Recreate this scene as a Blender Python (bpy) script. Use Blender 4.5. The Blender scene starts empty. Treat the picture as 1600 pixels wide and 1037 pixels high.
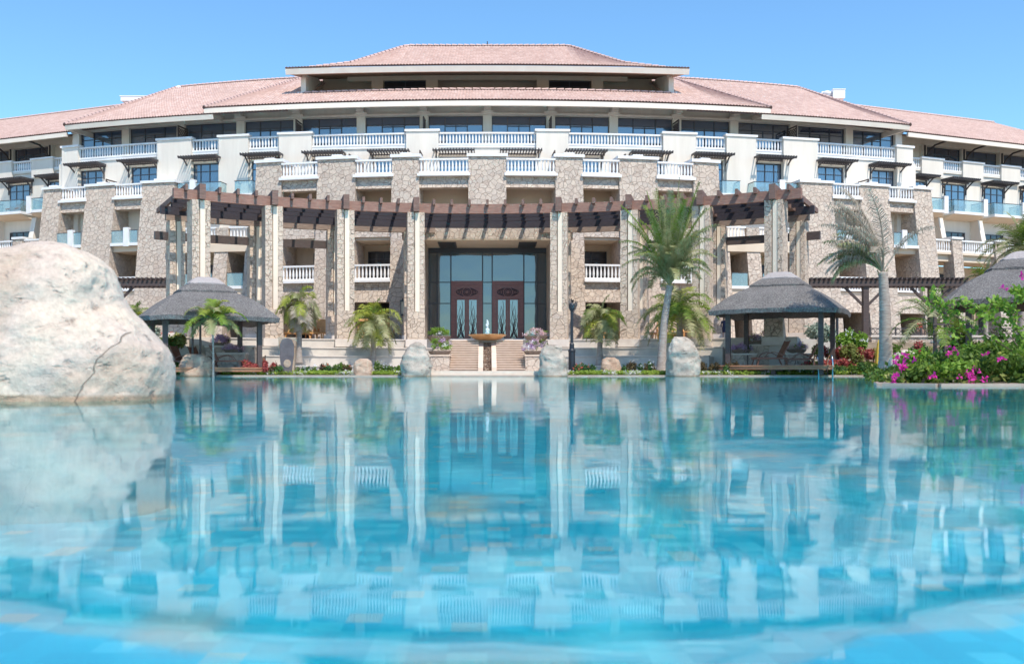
import bpy, bmesh, math, random
from mathutils import Vector, Matrix, noise
R = math.radians
rnd = random.Random(7)
scn = bpy.context.scene
COL = scn.collection
CX, HY, FO, CH = 761.5, 578.0, 1556.0, 0.35      # optical axis, horizon, focal length (px), eye height over the pool

# ------------------------------------------------------------------ materials
def new_mat(name):
    m = bpy.data.materials.new(name); m.use_nodes = True
    nt = m.node_tree
    return m, nt, nt.nodes['Principled BSDF'], nt.nodes['Material Output']
def N(nt, t, **kw):
    n = nt.nodes.new(t)
    for k, v in kw.items():
        if k in n.inputs: n.inputs[k].default_value = v
        else: setattr(n, k, v)
    return n
def ramp(nt, fac, stops, interp='LINEAR'):
    r = nt.nodes.new('ShaderNodeValToRGB'); r.color_ramp.interpolation = interp
    els = r.color_ramp.elements
    while len(els) < len(stops): els.new(0.5)
    for e, (p, c) in zip(els, stops):
        e.position = p; e.color = (*c, 1)
    if fac is not None: nt.links.new(fac, r.inputs[0])
    return r
def pos(nt, scale=(1, 1, 1)):
    g = nt.nodes.new('ShaderNodeNewGeometry'); mp = nt.nodes.new('ShaderNodeMapping')
    mp.inputs['Scale'].default_value = scale
    nt.links.new(g.outputs['Position'], mp.inputs[0]); return mp.outputs[0]
def objpos(nt, scale=(1, 1, 1)):
    g = nt.nodes.new('ShaderNodeTexCoord'); mp = nt.nodes.new('ShaderNodeMapping')
    mp.inputs['Scale'].default_value = scale
    nt.links.new(g.outputs['Object'], mp.inputs[0]); return mp.outputs[0]
def bump(nt, h, b, strength=0.3, dist=0.02):
    n = nt.nodes.new('ShaderNodeBump'); n.inputs['Strength'].default_value = strength; n.inputs['Distance'].default_value = dist
    nt.links.new(h, n.inputs['Height']); nt.links.new(n.outputs[0], b.inputs['Normal'])
def mixc(nt, fac, a, b, mode='MIX'):
    m = nt.nodes.new('ShaderNodeMix'); m.data_type = 'RGBA'; m.blend_type = mode
    for sock, v in ((m.inputs[0], fac), (m.inputs[6], a), (m.inputs[7], b)):
        if isinstance(v, bpy.types.NodeSocket): nt.links.new(v, sock)
        else: sock.default_value = v if isinstance(v, (int, float)) else (*v, 1)
    return m.outputs[2]
def plain(name, c1, c2=None, scale=3.0, rough=0.7, bs=0.2, bd=0.01, metal=0.0, sc3=(1, 1, 1), spec=0.5):
    m, nt, b, o = new_mat(name)
    b.inputs['Roughness'].default_value = rough; b.inputs['Metallic'].default_value = metal
    b.inputs['Specular IOR Level'].default_value = spec
    n = N(nt, 'ShaderNodeTexNoise', Scale=scale, Detail=5.0, Roughness=0.6)
    nt.links.new(pos(nt, sc3), n.inputs['Vector'])
    r = ramp(nt, n.outputs['Fac'], [(0.3, c1), (0.7, c2 or c1)])
    nt.links.new(r.outputs[0], b.inputs['Base Color'])
    if bs: bump(nt, n.outputs['Fac'], b, bs, bd)
    return m
def flagstone(name, scale, tones, mortar, edge=0.035, rand=1.0, squash=(1, 1, 1)):
    m, nt, b, o = new_mat(name)
    b.inputs['Roughness'].default_value = 0.85
    p = pos(nt, squash)
    ns = N(nt, 'ShaderNodeTexNoise', Scale=1.3, Detail=2.0); nt.links.new(p, ns.inputs['Vector'])
    ad = nt.nodes.new('ShaderNodeVectorMath'); ad.operation = 'MULTIPLY_ADD'
    nt.links.new(ns.outputs['Color'], ad.inputs[0]); ad.inputs[1].default_value = (0.22,) * 3; nt.links.new(p, ad.inputs[2])
    v1 = N(nt, 'ShaderNodeTexVoronoi', Scale=scale, Randomness=rand); nt.links.new(ad.outputs[0], v1.inputs['Vector'])
    v2 = N(nt, 'ShaderNodeTexVoronoi', Scale=scale, Randomness=rand); v2.feature = 'DISTANCE_TO_EDGE'; nt.links.new(ad.outputs[0], v2.inputs['Vector'])
    sp = nt.nodes.new('ShaderNodeSeparateColor'); nt.links.new(v1.outputs['Color'], sp.inputs[0])
    k = len(tones)
    tr = ramp(nt, sp.outputs[0], [(i / (k - 1), t) for i, t in enumerate(tones)])
    fn = N(nt, 'ShaderNodeTexNoise', Scale=9.0, Detail=6.0, Roughness=0.7); nt.links.new(pos(nt), fn.inputs['Vector'])
    fr = ramp(nt, fn.outputs['Fac'], [(0.3, (0.80, 0.80, 0.80)), (0.7, (1.08, 1.06, 1.04))])
    c = mixc(nt, 1.0, tr.outputs[0], fr.outputs[0], 'MULTIPLY')
    er = ramp(nt, v2.outputs['Distance'], [(edge * 0.4, (0, 0, 0)), (edge, (1, 1, 1))])
    c = mixc(nt, er.outputs[0], mortar, c)
    nt.links.new(c, b.inputs['Base Color'])
    hm = nt.nodes.new('ShaderNodeMath'); hm.operation = 'MULTIPLY_ADD'
    nt.links.new(er.outputs[0], hm.inputs[0]); hm.inputs[1].default_value = 1.0; nt.links.new(fn.outputs['Fac'], hm.inputs[2])
    bump(nt, hm.outputs[0], b, 1.0, 0.08)
    return m
def glass_mat(name, tint, refl=0.3, rough=0.02, wav=0.0):
    m, nt, b, o = new_mat(name)
    b.inputs['Base Color'].default_value = (*tint, 1); b.inputs['Roughness'].default_value = 0.3
    g = N(nt, 'ShaderNodeBsdfGlossy', Roughness=rough); g.inputs['Color'].default_value = (0.90, 0.93, 0.94, 1)
    lw = N(nt, 'ShaderNodeLayerWeight', Blend=0.25)
    ma = nt.nodes.new('ShaderNodeMath'); ma.operation = 'MULTIPLY_ADD'; ma.use_clamp = True
    nt.links.new(lw.outputs['Fresnel'], ma.inputs[0]); ma.inputs[1].default_value = 0.7; ma.inputs[2].default_value = refl
    mx = nt.nodes.new('ShaderNodeMixShader')
    nt.links.new(ma.outputs[0], mx.inputs[0]); nt.links.new(b.outputs[0], mx.inputs[1]); nt.links.new(g.outputs[0], mx.inputs[2])
    nt.links.new(mx.outputs[0], o.inputs[0])
    if wav:
        n = N(nt, 'ShaderNodeTexNoise', Scale=0.7, Detail=1.0); nt.links.new(pos(nt), n.inputs['Vector'])
        bp = N(nt, 'ShaderNodeBump', Strength=wav, Distance=0.05); nt.links.new(n.outputs[0], bp.inputs['Height'])
        nt.links.new(bp.outputs[0], g.inputs['Normal'])
    return m
def leaf_mat(name, c1, c2, trans=0.35, c3=None, scale=4.0):
    m, nt, b, o = new_mat(name)
    b.inputs['Roughness'].default_value = 0.55; b.inputs['Specular IOR Level'].default_value = 0.3
    n = N(nt, 'ShaderNodeTexNoise', Scale=scale, Detail=3.0); nt.links.new(pos(nt), n.inputs['Vector'])
    st = [(0.35, c1), (0.62, c2)]
    if c3: st.append((0.74, c3))
    r = ramp(nt, n.outputs['Fac'], st)
    nt.links.new(r.outputs[0], b.inputs['Base Color'])
    t = nt.nodes.new('ShaderNodeBsdfTranslucent'); nt.links.new(r.outputs[0], t.inputs[0])
    mx = nt.nodes.new('ShaderNodeMixShader'); mx.inputs[0].default_value = trans
    nt.links.new(b.outputs[0], mx.inputs[1]); nt.links.new(t.outputs[0], mx.inputs[2]); nt.links.new(mx.outputs[0], o.inputs[0])
    return m

M = {}
STT = [(0.54, 0.435, 0.36), (0.61, 0.50, 0.415), (0.67, 0.56, 0.465), (0.56, 0.475, 0.405), (0.69, 0.58, 0.48)]
M['stone'] = flagstone('flagstone_facing', 2.7, STT, (0.45, 0.345, 0.275), 0.030)
M['stone_col'] = flagstone('column_stone', 2.5, [(0.60, 0.475, 0.375), (0.68, 0.54, 0.43), (0.73, 0.59, 0.465), (0.62, 0.505, 0.42)], (0.40, 0.30, 0.22), 0.03, 0.75, (1, 1, 1.25))
M['coping'] = plain('pale_stone_coping', (0.58, 0.50, 0.44), (0.70, 0.62, 0.55), 2.0, 0.8)
M['edgestone'] = plain('beige_edge_stone', (0.36, 0.27, 0.21), (0.46, 0.36, 0.29), 2.0, 0.8)
M['retain'] = plain('retaining_wall_stone', (0.50, 0.44, 0.39), (0.62, 0.56, 0.49), 1.5, 0.85, 0.3, 0.02)
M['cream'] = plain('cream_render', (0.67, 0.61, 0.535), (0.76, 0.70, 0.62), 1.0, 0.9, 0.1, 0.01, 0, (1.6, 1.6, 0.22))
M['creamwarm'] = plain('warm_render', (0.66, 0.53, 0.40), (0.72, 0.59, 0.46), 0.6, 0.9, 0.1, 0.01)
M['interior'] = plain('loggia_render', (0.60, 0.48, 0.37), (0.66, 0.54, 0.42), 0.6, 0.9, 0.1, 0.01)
M['creamcol'] = plain('cream_column_inset', (0.78, 0.65, 0.51), (0.84, 0.71, 0.57), 0.6, 0.9, 0.1, 0.01)
M['white'] = plain('white_paint', (0.74, 0.72, 0.71), (0.84, 0.83, 0.82), 2.0, 0.6, 0.05)
M['soffit'] = plain('timber_soffit', (0.30, 0.19, 0.13), (0.38, 0.25, 0.17), 2.0, 0.7)
M['window'] = glass_mat('window_glass', (0.03, 0.07, 0.13), 0.20)
M['window2'] = glass_mat('window_glass_drawn_blind', (0.06, 0.10, 0.16), 0.18)
M['window3'] = glass_mat('window_glass_deep', (0.018, 0.045, 0.095), 0.26, 0.02, 0.15)
M['windark'] = glass_mat('dark_window_glass', (0.012, 0.014, 0.02), 0.05)
M['entryglass'] = glass_mat('entrance_glass', (0.02, 0.035, 0.045), 0.13, 0.01, 0.25)
M['doorglass'] = glass_mat('door_glass', (0.10, 0.20, 0.26), 0.16, 0.05)
M['winframe'] = plain('window_frame_paint', (0.045, 0.05, 0.065), None, 3, 0.5, 0)
M['ironwork'] = plain('dark_ironwork', (0.045, 0.04, 0.045), (0.07, 0.06, 0.06), 5, 0.5, 0.1)
M['darkwood'] = plain('dark_stained_timber', (0.055, 0.038, 0.036), (0.10, 0.07, 0.062), 3, 0.6, 0.3, 0.01, 0, (1, 1, 6))
M['purlinwood'] = plain('shaded_dark_timber', (0.022, 0.018, 0.026), (0.045, 0.036, 0.045), 3, 0.6, 0.3, 0.01, 0, (1, 1, 6))  # near-black navy tone has the shadow under the pergola painted in
M['tanwood'] = plain('tan_brown_timber', (0.19, 0.135, 0.105), (0.33, 0.245, 0.195), 2.2, 0.75, 0.4, 0.02, 0, (1, 1, 5))
M['redwood'] = plain('weathered_red_timber', (0.20, 0.105, 0.08), (0.34, 0.19, 0.145), 2.5, 0.75, 0.4, 0.02, 0, (1, 1, 5))
M['brownwood'] = plain('brown_timber', (0.13, 0.075, 0.06), (0.24, 0.145, 0.115), 2.2, 0.75, 0.4, 0.02, 0, (1, 1, 5))
M['deckwood'] = plain('deck_timber', (0.28, 0.12, 0.06), (0.40, 0.19, 0.10), 3, 0.6, 0.3, 0.01, 0, (1, 6, 1))
M['teak'] = plain('orange_teak', (0.55, 0.25, 0.08), (0.70, 0.36, 0.13), 4, 0.55, 0.2)
M['cushion'] = plain('cushion_cloth', (0.56, 0.40, 0.33), (0.66, 0.48, 0.40), 4, 0.9, 0.2)
M['brownteak'] = plain('dark_teak', (0.14, 0.055, 0.035), (0.24, 0.10, 0.06), 4, 0.55, 0.2)
M['mahogany'] = plain('mahogany_door', (0.17, 0.05, 0.045), (0.24, 0.08, 0.065), 3, 0.35, 0.2, 0.01, 0, (1, 1, 4))
M['carving'] = plain('dark_carving', (0.035, 0.01, 0.02), None, 3, 0.4, 0)
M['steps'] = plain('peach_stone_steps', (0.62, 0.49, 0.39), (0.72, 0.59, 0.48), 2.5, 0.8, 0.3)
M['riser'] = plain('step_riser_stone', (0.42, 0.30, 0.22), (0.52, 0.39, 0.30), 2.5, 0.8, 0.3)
M['pebbles'] = flagstone('pebble_channel', 9.0, [(0.16, 0.09, 0.06), (0.42, 0.29, 0.20), (0.26, 0.15, 0.10), (0.66, 0.54, 0.42)], (0.07, 0.04, 0.03), 0.08)
M['copper'] = plain('bronze_bowl', (0.42, 0.22, 0.09), (0.60, 0.36, 0.17), 3, 0.4, 0.1, 0.01, 0.3)
M['bowl'] = plain('stone_bowl', (0.16, 0.12, 0.10), (0.25, 0.19, 0.15), 5, 0.8, 0.2)
M['bark'] = plain('palm_bark', (0.26, 0.21, 0.18), (0.44, 0.38, 0.33), 3, 0.9, 0.8, 0.04, 0, (1, 1, 5))
M['barkdark'] = plain('shrub_bark', (0.10, 0.07, 0.05), (0.18, 0.13, 0.09), 6, 0.9, 0.5)
M['frond'] = leaf_mat('palm_frond', (0.11, 0.19, 0.025), (0.24, 0.33, 0.05), 0.35, None, 1.2)
M['frondgrey'] = leaf_mat('grey_green_frond', (0.23, 0.25, 0.10), (0.40, 0.39, 0.20), 0.3, (0.54, 0.48, 0.32), 2.0)
M['frondyellow'] = leaf_mat('yellow_green_frond', (0.26, 0.32, 0.05), (0.44, 0.46, 0.08), 0.4, None, 1.5)
M['fronddry'] = leaf_mat('dry_frond', (0.38, 0.32, 0.24), (0.54, 0.46, 0.37), 0.25, None, 2)
M['leaf'] = leaf_mat('bush_leaf', (0.06, 0.12, 0.02), (0.17, 0.26, 0.04), 0.35, (0.40, 0.40, 0.09), 3.5)
M['leafbright'] = leaf_mat('bright_leaf', (0.14, 0.27, 0.03), (0.26, 0.40, 0.06), 0.4)
M['leafdark'] = leaf_mat('dark_leaf', (0.04, 0.10, 0.03), (0.09, 0.19, 0.05), 0.3)
M['leafolive'] = leaf_mat('olive_leaf', (0.20, 0.24, 0.06), (0.38, 0.38, 0.12), 0.35, (0.50, 0.30, 0.14), 1.0)
M['leafgrey'] = leaf_mat('silver_leaf', (0.22, 0.28, 0.22), (0.36, 0.42, 0.34), 0.3)
M['leafred'] = leaf_mat('red_leaf', (0.30, 0.05, 0.05), (0.52, 0.13, 0.12), 0.35, (0.16, 0.20, 0.05))
M['leafmaroon'] = leaf_mat('maroon_leaf', (0.07, 0.05, 0.03), (0.16, 0.12, 0.05), 0.3)
M['groundcover'] = leaf_mat('lime_cover', (0.24, 0.36, 0.05), (0.42, 0.52, 0.10), 0.35)
M['flowerwhite'] = leaf_mat('white_petal', (0.80, 0.78, 0.80), (0.88, 0.86, 0.88), 0.3)
M['flowerlilac'] = leaf_mat('lilac_petal', (0.44, 0.26, 0.50), (0.68, 0.52, 0.70), 0.3)
M['flowerpink'] = leaf_mat('pink_petal', (0.70, 0.42, 0.46), (0.82, 0.66, 0.68), 0.3)
M['flowermagenta'] = leaf_mat('magenta_bract', (0.62, 0.02, 0.30), (0.80, 0.06, 0.45), 0.4)
M['flowerred'] = leaf_mat('red_petal', (0.75, 0.08, 0.06), (0.85, 0.2, 0.12), 0.3)
M['skin'] = plain('skin', (0.50, 0.31, 0.23), None, 3, 0.6, 0)
M['navy'] = plain('navy_cloth', (0.012, 0.016, 0.05), (0.02, 0.026, 0.07), 3, 0.8, 0)
M['hair'] = plain('dark_hair', (0.015, 0.01, 0.008), None, 3, 0.5, 0)
M['redcloth'] = plain('red_cloth', (0.45, 0.08, 0.06), None, 3, 0.8, 0)
M['yellow'] = plain('yellow_canvas', (0.75, 0.48, 0.06), (0.85, 0.58, 0.10), 3, 0.8, 0.1)
M['steel'] = plain('polished_steel', (0.75, 0.78, 0.80), None, 3, 0.15, 0, 0, 1.0)
M['lamp'] = plain('lamp_post_paint', (0.02, 0.022, 0.03), None, 3, 0.4, 0)
M['lampglass'] = plain('lantern_glass', (0.45, 0.38, 0.30), None, 3, 0.2, 0)
M['slate'] = plain('dark_slate', (0.085, 0.07, 0.075), (0.14, 0.115, 0.12), 3, 0.6, 0.3)
M['dome'] = plain('white_plastic', (0.82, 0.82, 0.84), None, 3, 0.4, 0)
M['fascia'] = plain('pale_fascia', (0.76, 0.67, 0.57), (0.82, 0.74, 0.64), 1, 0.8, 0.1)
M['tuft'] = plain('soil', (0.12, 0.08, 0.05), (0.2, 0.14, 0.09), 5, 0.95, 0.5)

# roof tile: colour varies by course and tile, the barrel shape itself is modelled
def roof_mat():
    m, nt, b, o = new_mat('clay_roof_tile'); b.inputs['Roughness'].default_value = 0.8
    uv = nt.nodes.new('ShaderNodeUVMap')
    fl = nt.nodes.new('ShaderNodeVectorMath'); fl.operation = 'FLOOR'; nt.links.new(uv.outputs[0], fl.inputs[0])
    w = N(nt, 'ShaderNodeTexWhiteNoise'); nt.links.new(fl.outputs[0], w.inputs['Vector'])
    r = ramp(nt, w.outputs['Value'], [(0.0, (0.49, 0.33, 0.28)), (0.4, (0.55, 0.38, 0.325)), (0.8, (0.59, 0.425, 0.365)), (1.0, (0.64, 0.475, 0.42))])
    n = N(nt, 'ShaderNodeTexNoise', Scale=0.25, Detail=4.0); nt.links.new(pos(nt), n.inputs['Vector'])
    f = ramp(nt, n.outputs['Fac'], [(0.3, (0.94, 0.93, 0.93)), (0.7, (1.03, 1.03, 1.03))])
    nt.links.new(mixc(nt, 1.0, r.outputs[0], f.outputs[0], 'MULTIPLY'), b.inputs['Base Color'])
    return m
M['roof'] = roof_mat()
M['ridgeclay'] = plain('clay_ridge_tile', (0.52, 0.35, 0.31), (0.62, 0.44, 0.39), 2, 0.8, 0.1)
M['eaveshade_mortar'] = plain('eave_shade_and_ridge_mortar', (0.10, 0.06, 0.05), None, 3, 0.9, 0)  # painted shade in the eave tile hollows, dark mortar along the ridges
def thatch_mat():
    m, nt, b, o = new_mat('grey_thatch'); b.inputs['Roughness'].default_value = 0.95
    n = N(nt, 'ShaderNodeTexNoise', Scale=14.0, Detail=4.0, Roughness=0.8); nt.links.new(pos(nt, (1, 1, 0.7)), n.inputs['Vector'])
    r = ramp(nt, n.outputs['Fac'], [(0.34, (0.09, 0.08, 0.078)), (0.5, (0.175, 0.162, 0.155)), (0.66, (0.30, 0.28, 0.265))])
    n2 = N(nt, 'ShaderNodeTexNoise', Scale=1.2, Detail=3.0); nt.links.new(pos(nt), n2.inputs['Vector'])
    f = ramp(nt, n2.outputs['Fac'], [(0.3, (0.85, 0.85, 0.85)), (0.7, (1.1, 1.1, 1.1))])
    nt.links.new(mixc(nt, 1.0, r.outputs[0], f.outputs[0], 'MULTIPLY'), b.inputs['Base Color'])
    bump(nt, n.outputs['Fac'], b, 1.0, 0.08)
    return m
M['thatch'] = thatch_mat()
M['thatchcap'] = plain('thatch_cap', (0.30, 0.27, 0.26), (0.42, 0.38, 0.37), 14, 0.95, 0.8, 0.04)
def boulder_mat(name, a, b_, c, sc=1.0, crack=None):
    m, nt, b, o = new_mat(name); b.inputs['Roughness'].default_value = 0.9
    n = N(nt, 'ShaderNodeTexNoise', Scale=0.8 * sc, Detail=7.0, Roughness=0.55); nt.links.new(pos(nt), n.inputs['Vector'])
    r = ramp(nt, n.outputs['Fac'], [(0.34, a), (0.5, b_), (0.66, c)])
    g = N(nt, 'ShaderNodeTexNoise', Scale=16.0 * sc, Detail=4.0, Roughness=0.7); nt.links.new(pos(nt), g.inputs['Vector'])
    gr = ramp(nt, g.outputs['Fac'], [(0.3, (0.78, 0.76, 0.75)), (0.7, (1.10, 1.10, 1.09))])
    p = N(nt, 'ShaderNodeTexNoise', Scale=4.2 * sc, Detail=4.0, Roughness=0.6, Distortion=0.4); nt.links.new(pos(nt, (0.75, 1, 1.5)), p.inputs['Vector'])
    pr = ramp(nt, p.outputs['Fac'], [(0.29, (0.42, 0.38, 0.36)), (0.37, (0.92, 0.91, 0.91)), (0.7, (1.03, 1.03, 1.03))])
    c_ = mixc(nt, 1.0, mixc(nt, 1.0, r.outputs[0], pr.outputs[0], 'MULTIPLY'), gr.outputs[0], 'MULTIPLY')
    pm = nt.nodes.new('ShaderNodeMath'); pm.operation = 'MINIMUM'; nt.links.new(p.outputs['Fac'], pm.inputs[0]); pm.inputs[1].default_value = 0.42
    h = nt.nodes.new('ShaderNodeMath'); h.operation = 'MULTIPLY_ADD'
    nt.links.new(pm.outputs[0], h.inputs[0]); h.inputs[1].default_value = 2.0; nt.links.new(n.outputs['Fac'], h.inputs[2])
    h2 = nt.nodes.new('ShaderNodeMath'); h2.operation = 'MULTIPLY_ADD'
    nt.links.new(g.outputs['Fac'], h2.inputs[0]); h2.inputs[1].default_value = 0.22; nt.links.new(h.outputs[0], h2.inputs[2])
    hh = h2.outputs[0]
    if crack:       # a fissure running up the stone: x = x0 + k z
        sx_ = nt.nodes.new('ShaderNodeSeparateXYZ'); nt.links.new(pos(nt), sx_.inputs[0])
        nn = N(nt, 'ShaderNodeTexNoise', Scale=2.5, Detail=5.0); nt.links.new(pos(nt, (0.2, 0.2, 1)), nn.inputs['Vector'])
        def mth(op, x, y):
            q = nt.nodes.new('ShaderNodeMath'); q.operation = op
            for i_, v in enumerate((x, y)):
                if isinstance(v, bpy.types.NodeSocket): nt.links.new(v, q.inputs[i_])
                elif v is not None: q.inputs[i_].default_value = v
            return q.outputs[0]
        d = mth('SUBTRACT', sx_.outputs[0], mth('MULTIPLY', sx_.outputs[2], crack[1])); d = mth('SUBTRACT', d, crack[0])
        d = mth('ADD', d, mth('MULTIPLY', mth('SUBTRACT', nn.outputs['Fac'], 0.5), 0.35)); d = mth('ABSOLUTE', d, None)
        k = ramp(nt, mth('DIVIDE', d, 0.010), [(0.25, (0, 0, 0)), (0.9, (1, 1, 1))])
        tall = mth('GREATER_THAN', sx_.outputs[2], crack[2]); keep = mth('MAXIMUM', k.outputs[0], tall)
        c_ = mixc(nt, keep, (0.36, 0.28, 0.22), c_)
        hh = mth('ADD', hh, mth('MULTIPLY', keep, 0.5))
    sz = nt.nodes.new('ShaderNodeSeparateXYZ'); nt.links.new(pos(nt), sz.inputs[0])
    am = nt.nodes.new('ShaderNodeMath'); am.operation = 'MULTIPLY_ADD'; nt.links.new(n.outputs['Fac'], am.inputs[0]); am.inputs[1].default_value = -0.10; nt.links.new(sz.outputs[2], am.inputs[2])
    wl = ramp(nt, am.outputs[0], [(0.0, (0.76, 0.66, 0.56)), (0.035, (1, 1, 1))])
    c_ = mixc(nt, 1.0, c_, wl.outputs[0], 'MULTIPLY')
    nt.links.new(c_, b.inputs['Base Color'])
    bump(nt, hh, b, 1.0, 0.10 / sc ** 0.5)
    return m
M['rock'] = boulder_mat('pale_boulder_rock', (0.49, 0.385, 0.30), (0.58, 0.48, 0.405), (0.65, 0.55, 0.44), 1.0, (-4.62, 0.50, 0.80))
M['rockgrey'] = boulder_mat('grey_boulder_rock', (0.33, 0.28, 0.23), (0.43, 0.375, 0.315), (0.52, 0.46, 0.39), 1.6)
M['rockpeach'] = boulder_mat('peach_boulder_rock', (0.36, 0.235, 0.16), (0.46, 0.33, 0.24), (0.52, 0.40, 0.31), 1.5)
def pool_mat():
    m, nt, b, o = new_mat('pool_mosaic'); b.inputs['Roughness'].default_value = 0.5
    S = 1 / 0.24
    mp = pos(nt, (S, S, S))
    fl = nt.nodes.new('ShaderNodeVectorMath'); fl.operation = 'FLOOR'; nt.links.new(mp, fl.inputs[0])
    w = N(nt, 'ShaderNodeTexWhiteNoise'); w.noise_dimensions = '2D'; nt.links.new(fl.outputs[0], w.inputs['Vector'])
    r = ramp(nt, w.outputs['Value'], [(0.0, (0.010, 0.36, 0.50)), (0.35, (0.02, 0.45, 0.59)), (0.6, (0.06, 0.52, 0.66)), (0.82, (0.24, 0.66, 0.76)), (0.94, (0.98, 0.46, 0.38))], 'CONSTANT')
    nt.links.new(r.outputs[0], b.inputs['Base Color'])
    return m
M['pool'] = pool_mat()
def water_mat():
    m, nt, b, o = new_mat('pool_water')
    gl = N(nt, 'ShaderNodeBsdfGlossy', Roughness=0.028); gl.inputs['Color'].default_value = (0.90, 0.97, 0.98, 1)
    tr = nt.nodes.new('ShaderNodeBsdfTransparent'); tr.inputs[0].default_value = (0.56, 0.96, 0.99, 1)
    rf = N(nt, 'ShaderNodeBsdfRefraction', Roughness=0.22, IOR=1.33); rf.inputs[0].default_value = (0.60, 0.98, 1.0, 1)
    mt = nt.nodes.new('ShaderNodeMixShader'); mt.inputs[0].default_value = 0.60
    nt.links.new(tr.outputs[0], mt.inputs[1]); nt.links.new(rf.outputs[0], mt.inputs[2])
    fr = N(nt, 'ShaderNodeFresnel', IOR=1.42)
    mr = nt.nodes.new('ShaderNodeMapRange'); mr.inputs['To Min'].default_value = 0.03; mr.inputs['To Max'].default_value = 0.88
    nt.links.new(fr.outputs[0], mr.inputs['Value'])
    mx = nt.nodes.new('ShaderNodeMixShader')
    nt.links.new(mr.outputs[0], mx.inputs[0]); nt.links.new(mt.outputs[0], mx.inputs[1]); nt.links.new(gl.outputs[0], mx.inputs[2])
    nt.links.new(mx.outputs[0], o.inputs[0])
    p = pos(nt, (1.0, 1.0, 1.0)); p.node.inputs['Location'].default_value = (3.7, 8.3, 0)
    n1 = N(nt, 'ShaderNodeTexNoise', Scale=1.9, Detail=2.0, Roughness=0.45); nt.links.new(p, n1.inputs['Vector'])
    n2 = N(nt, 'ShaderNodeTexNoise', Scale=0.33, Detail=1.0); nt.links.new(p, n2.inputs['Vector'])
    a = nt.nodes.new('ShaderNodeMath'); a.operation = 'MULTIPLY_ADD'
    nt.links.new(n2.outputs['Fac'], a.inputs[0]); a.inputs[1].default_value = 0.5; nt.links.new(n1.outputs['Fac'], a.inputs[2])
    n3 = N(nt, 'ShaderNodeTexNoise', Scale=7.5, Detail=2.0); nt.links.new(p, n3.inputs['Vector'])
    a2 = nt.nodes.new('ShaderNodeMath'); a2.operation = 'MULTIPLY_ADD'
    nt.links.new(n3.outputs['Fac'], a2.inputs[0]); a2.inputs[1].default_value = 0.10; nt.links.new(a.outputs[0], a2.inputs[2]); a = a2
    bp = N(nt, 'ShaderNodeBump', Strength=1.0, Distance=0.0034)
    nt.links.new(a.outputs[0], bp.inputs['Height']); nt.links.new(bp.outputs[0], gl.inputs['Normal']); nt.links.new(bp.outputs[0], rf.inputs['Normal'])
    return m
M['water'] = water_mat()
def jet_mat():
    m, nt, b, o = new_mat('splashing_water')
    b.inputs['Base Color'].default_value = (0.9, 0.95, 1, 1); b.inputs['Roughness'].default_value = 0.2; b.inputs['Alpha'].default_value = 0.75
    return m
M['jet'] = jet_mat()
def clear_mat():
    m, nt, b, o = new_mat('balcony_glass')
    gl = N(nt, 'ShaderNodeBsdfGlossy', Roughness=0.01)
    df = nt.nodes.new('ShaderNodeBsdfDiffuse'); df.inputs[0].default_value = (0.50, 0.64, 0.66, 1)
    tr = nt.nodes.new('ShaderNodeBsdfTransparent'); tr.inputs[0].default_value = (0.80, 0.91, 0.92, 1)
    m1 = nt.nodes.new('ShaderNodeMixShader'); m1.inputs[0].default_value = 0.20
    nt.links.new(tr.outputs[0], m1.inputs[1]); nt.links.new(df.outputs[0], m1.inputs[2])
    m2 = nt.nodes.new('ShaderNodeMixShader'); m2.inputs[0].default_value = 0.12
    nt.links.new(m1.outputs[0], m2.inputs[1]); nt.links.new(gl.outputs[0], m2.inputs[2]); nt.links.new(m2.outputs[0], o.inputs[0])
    return m
M['clear'] = clear_mat()

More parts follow.
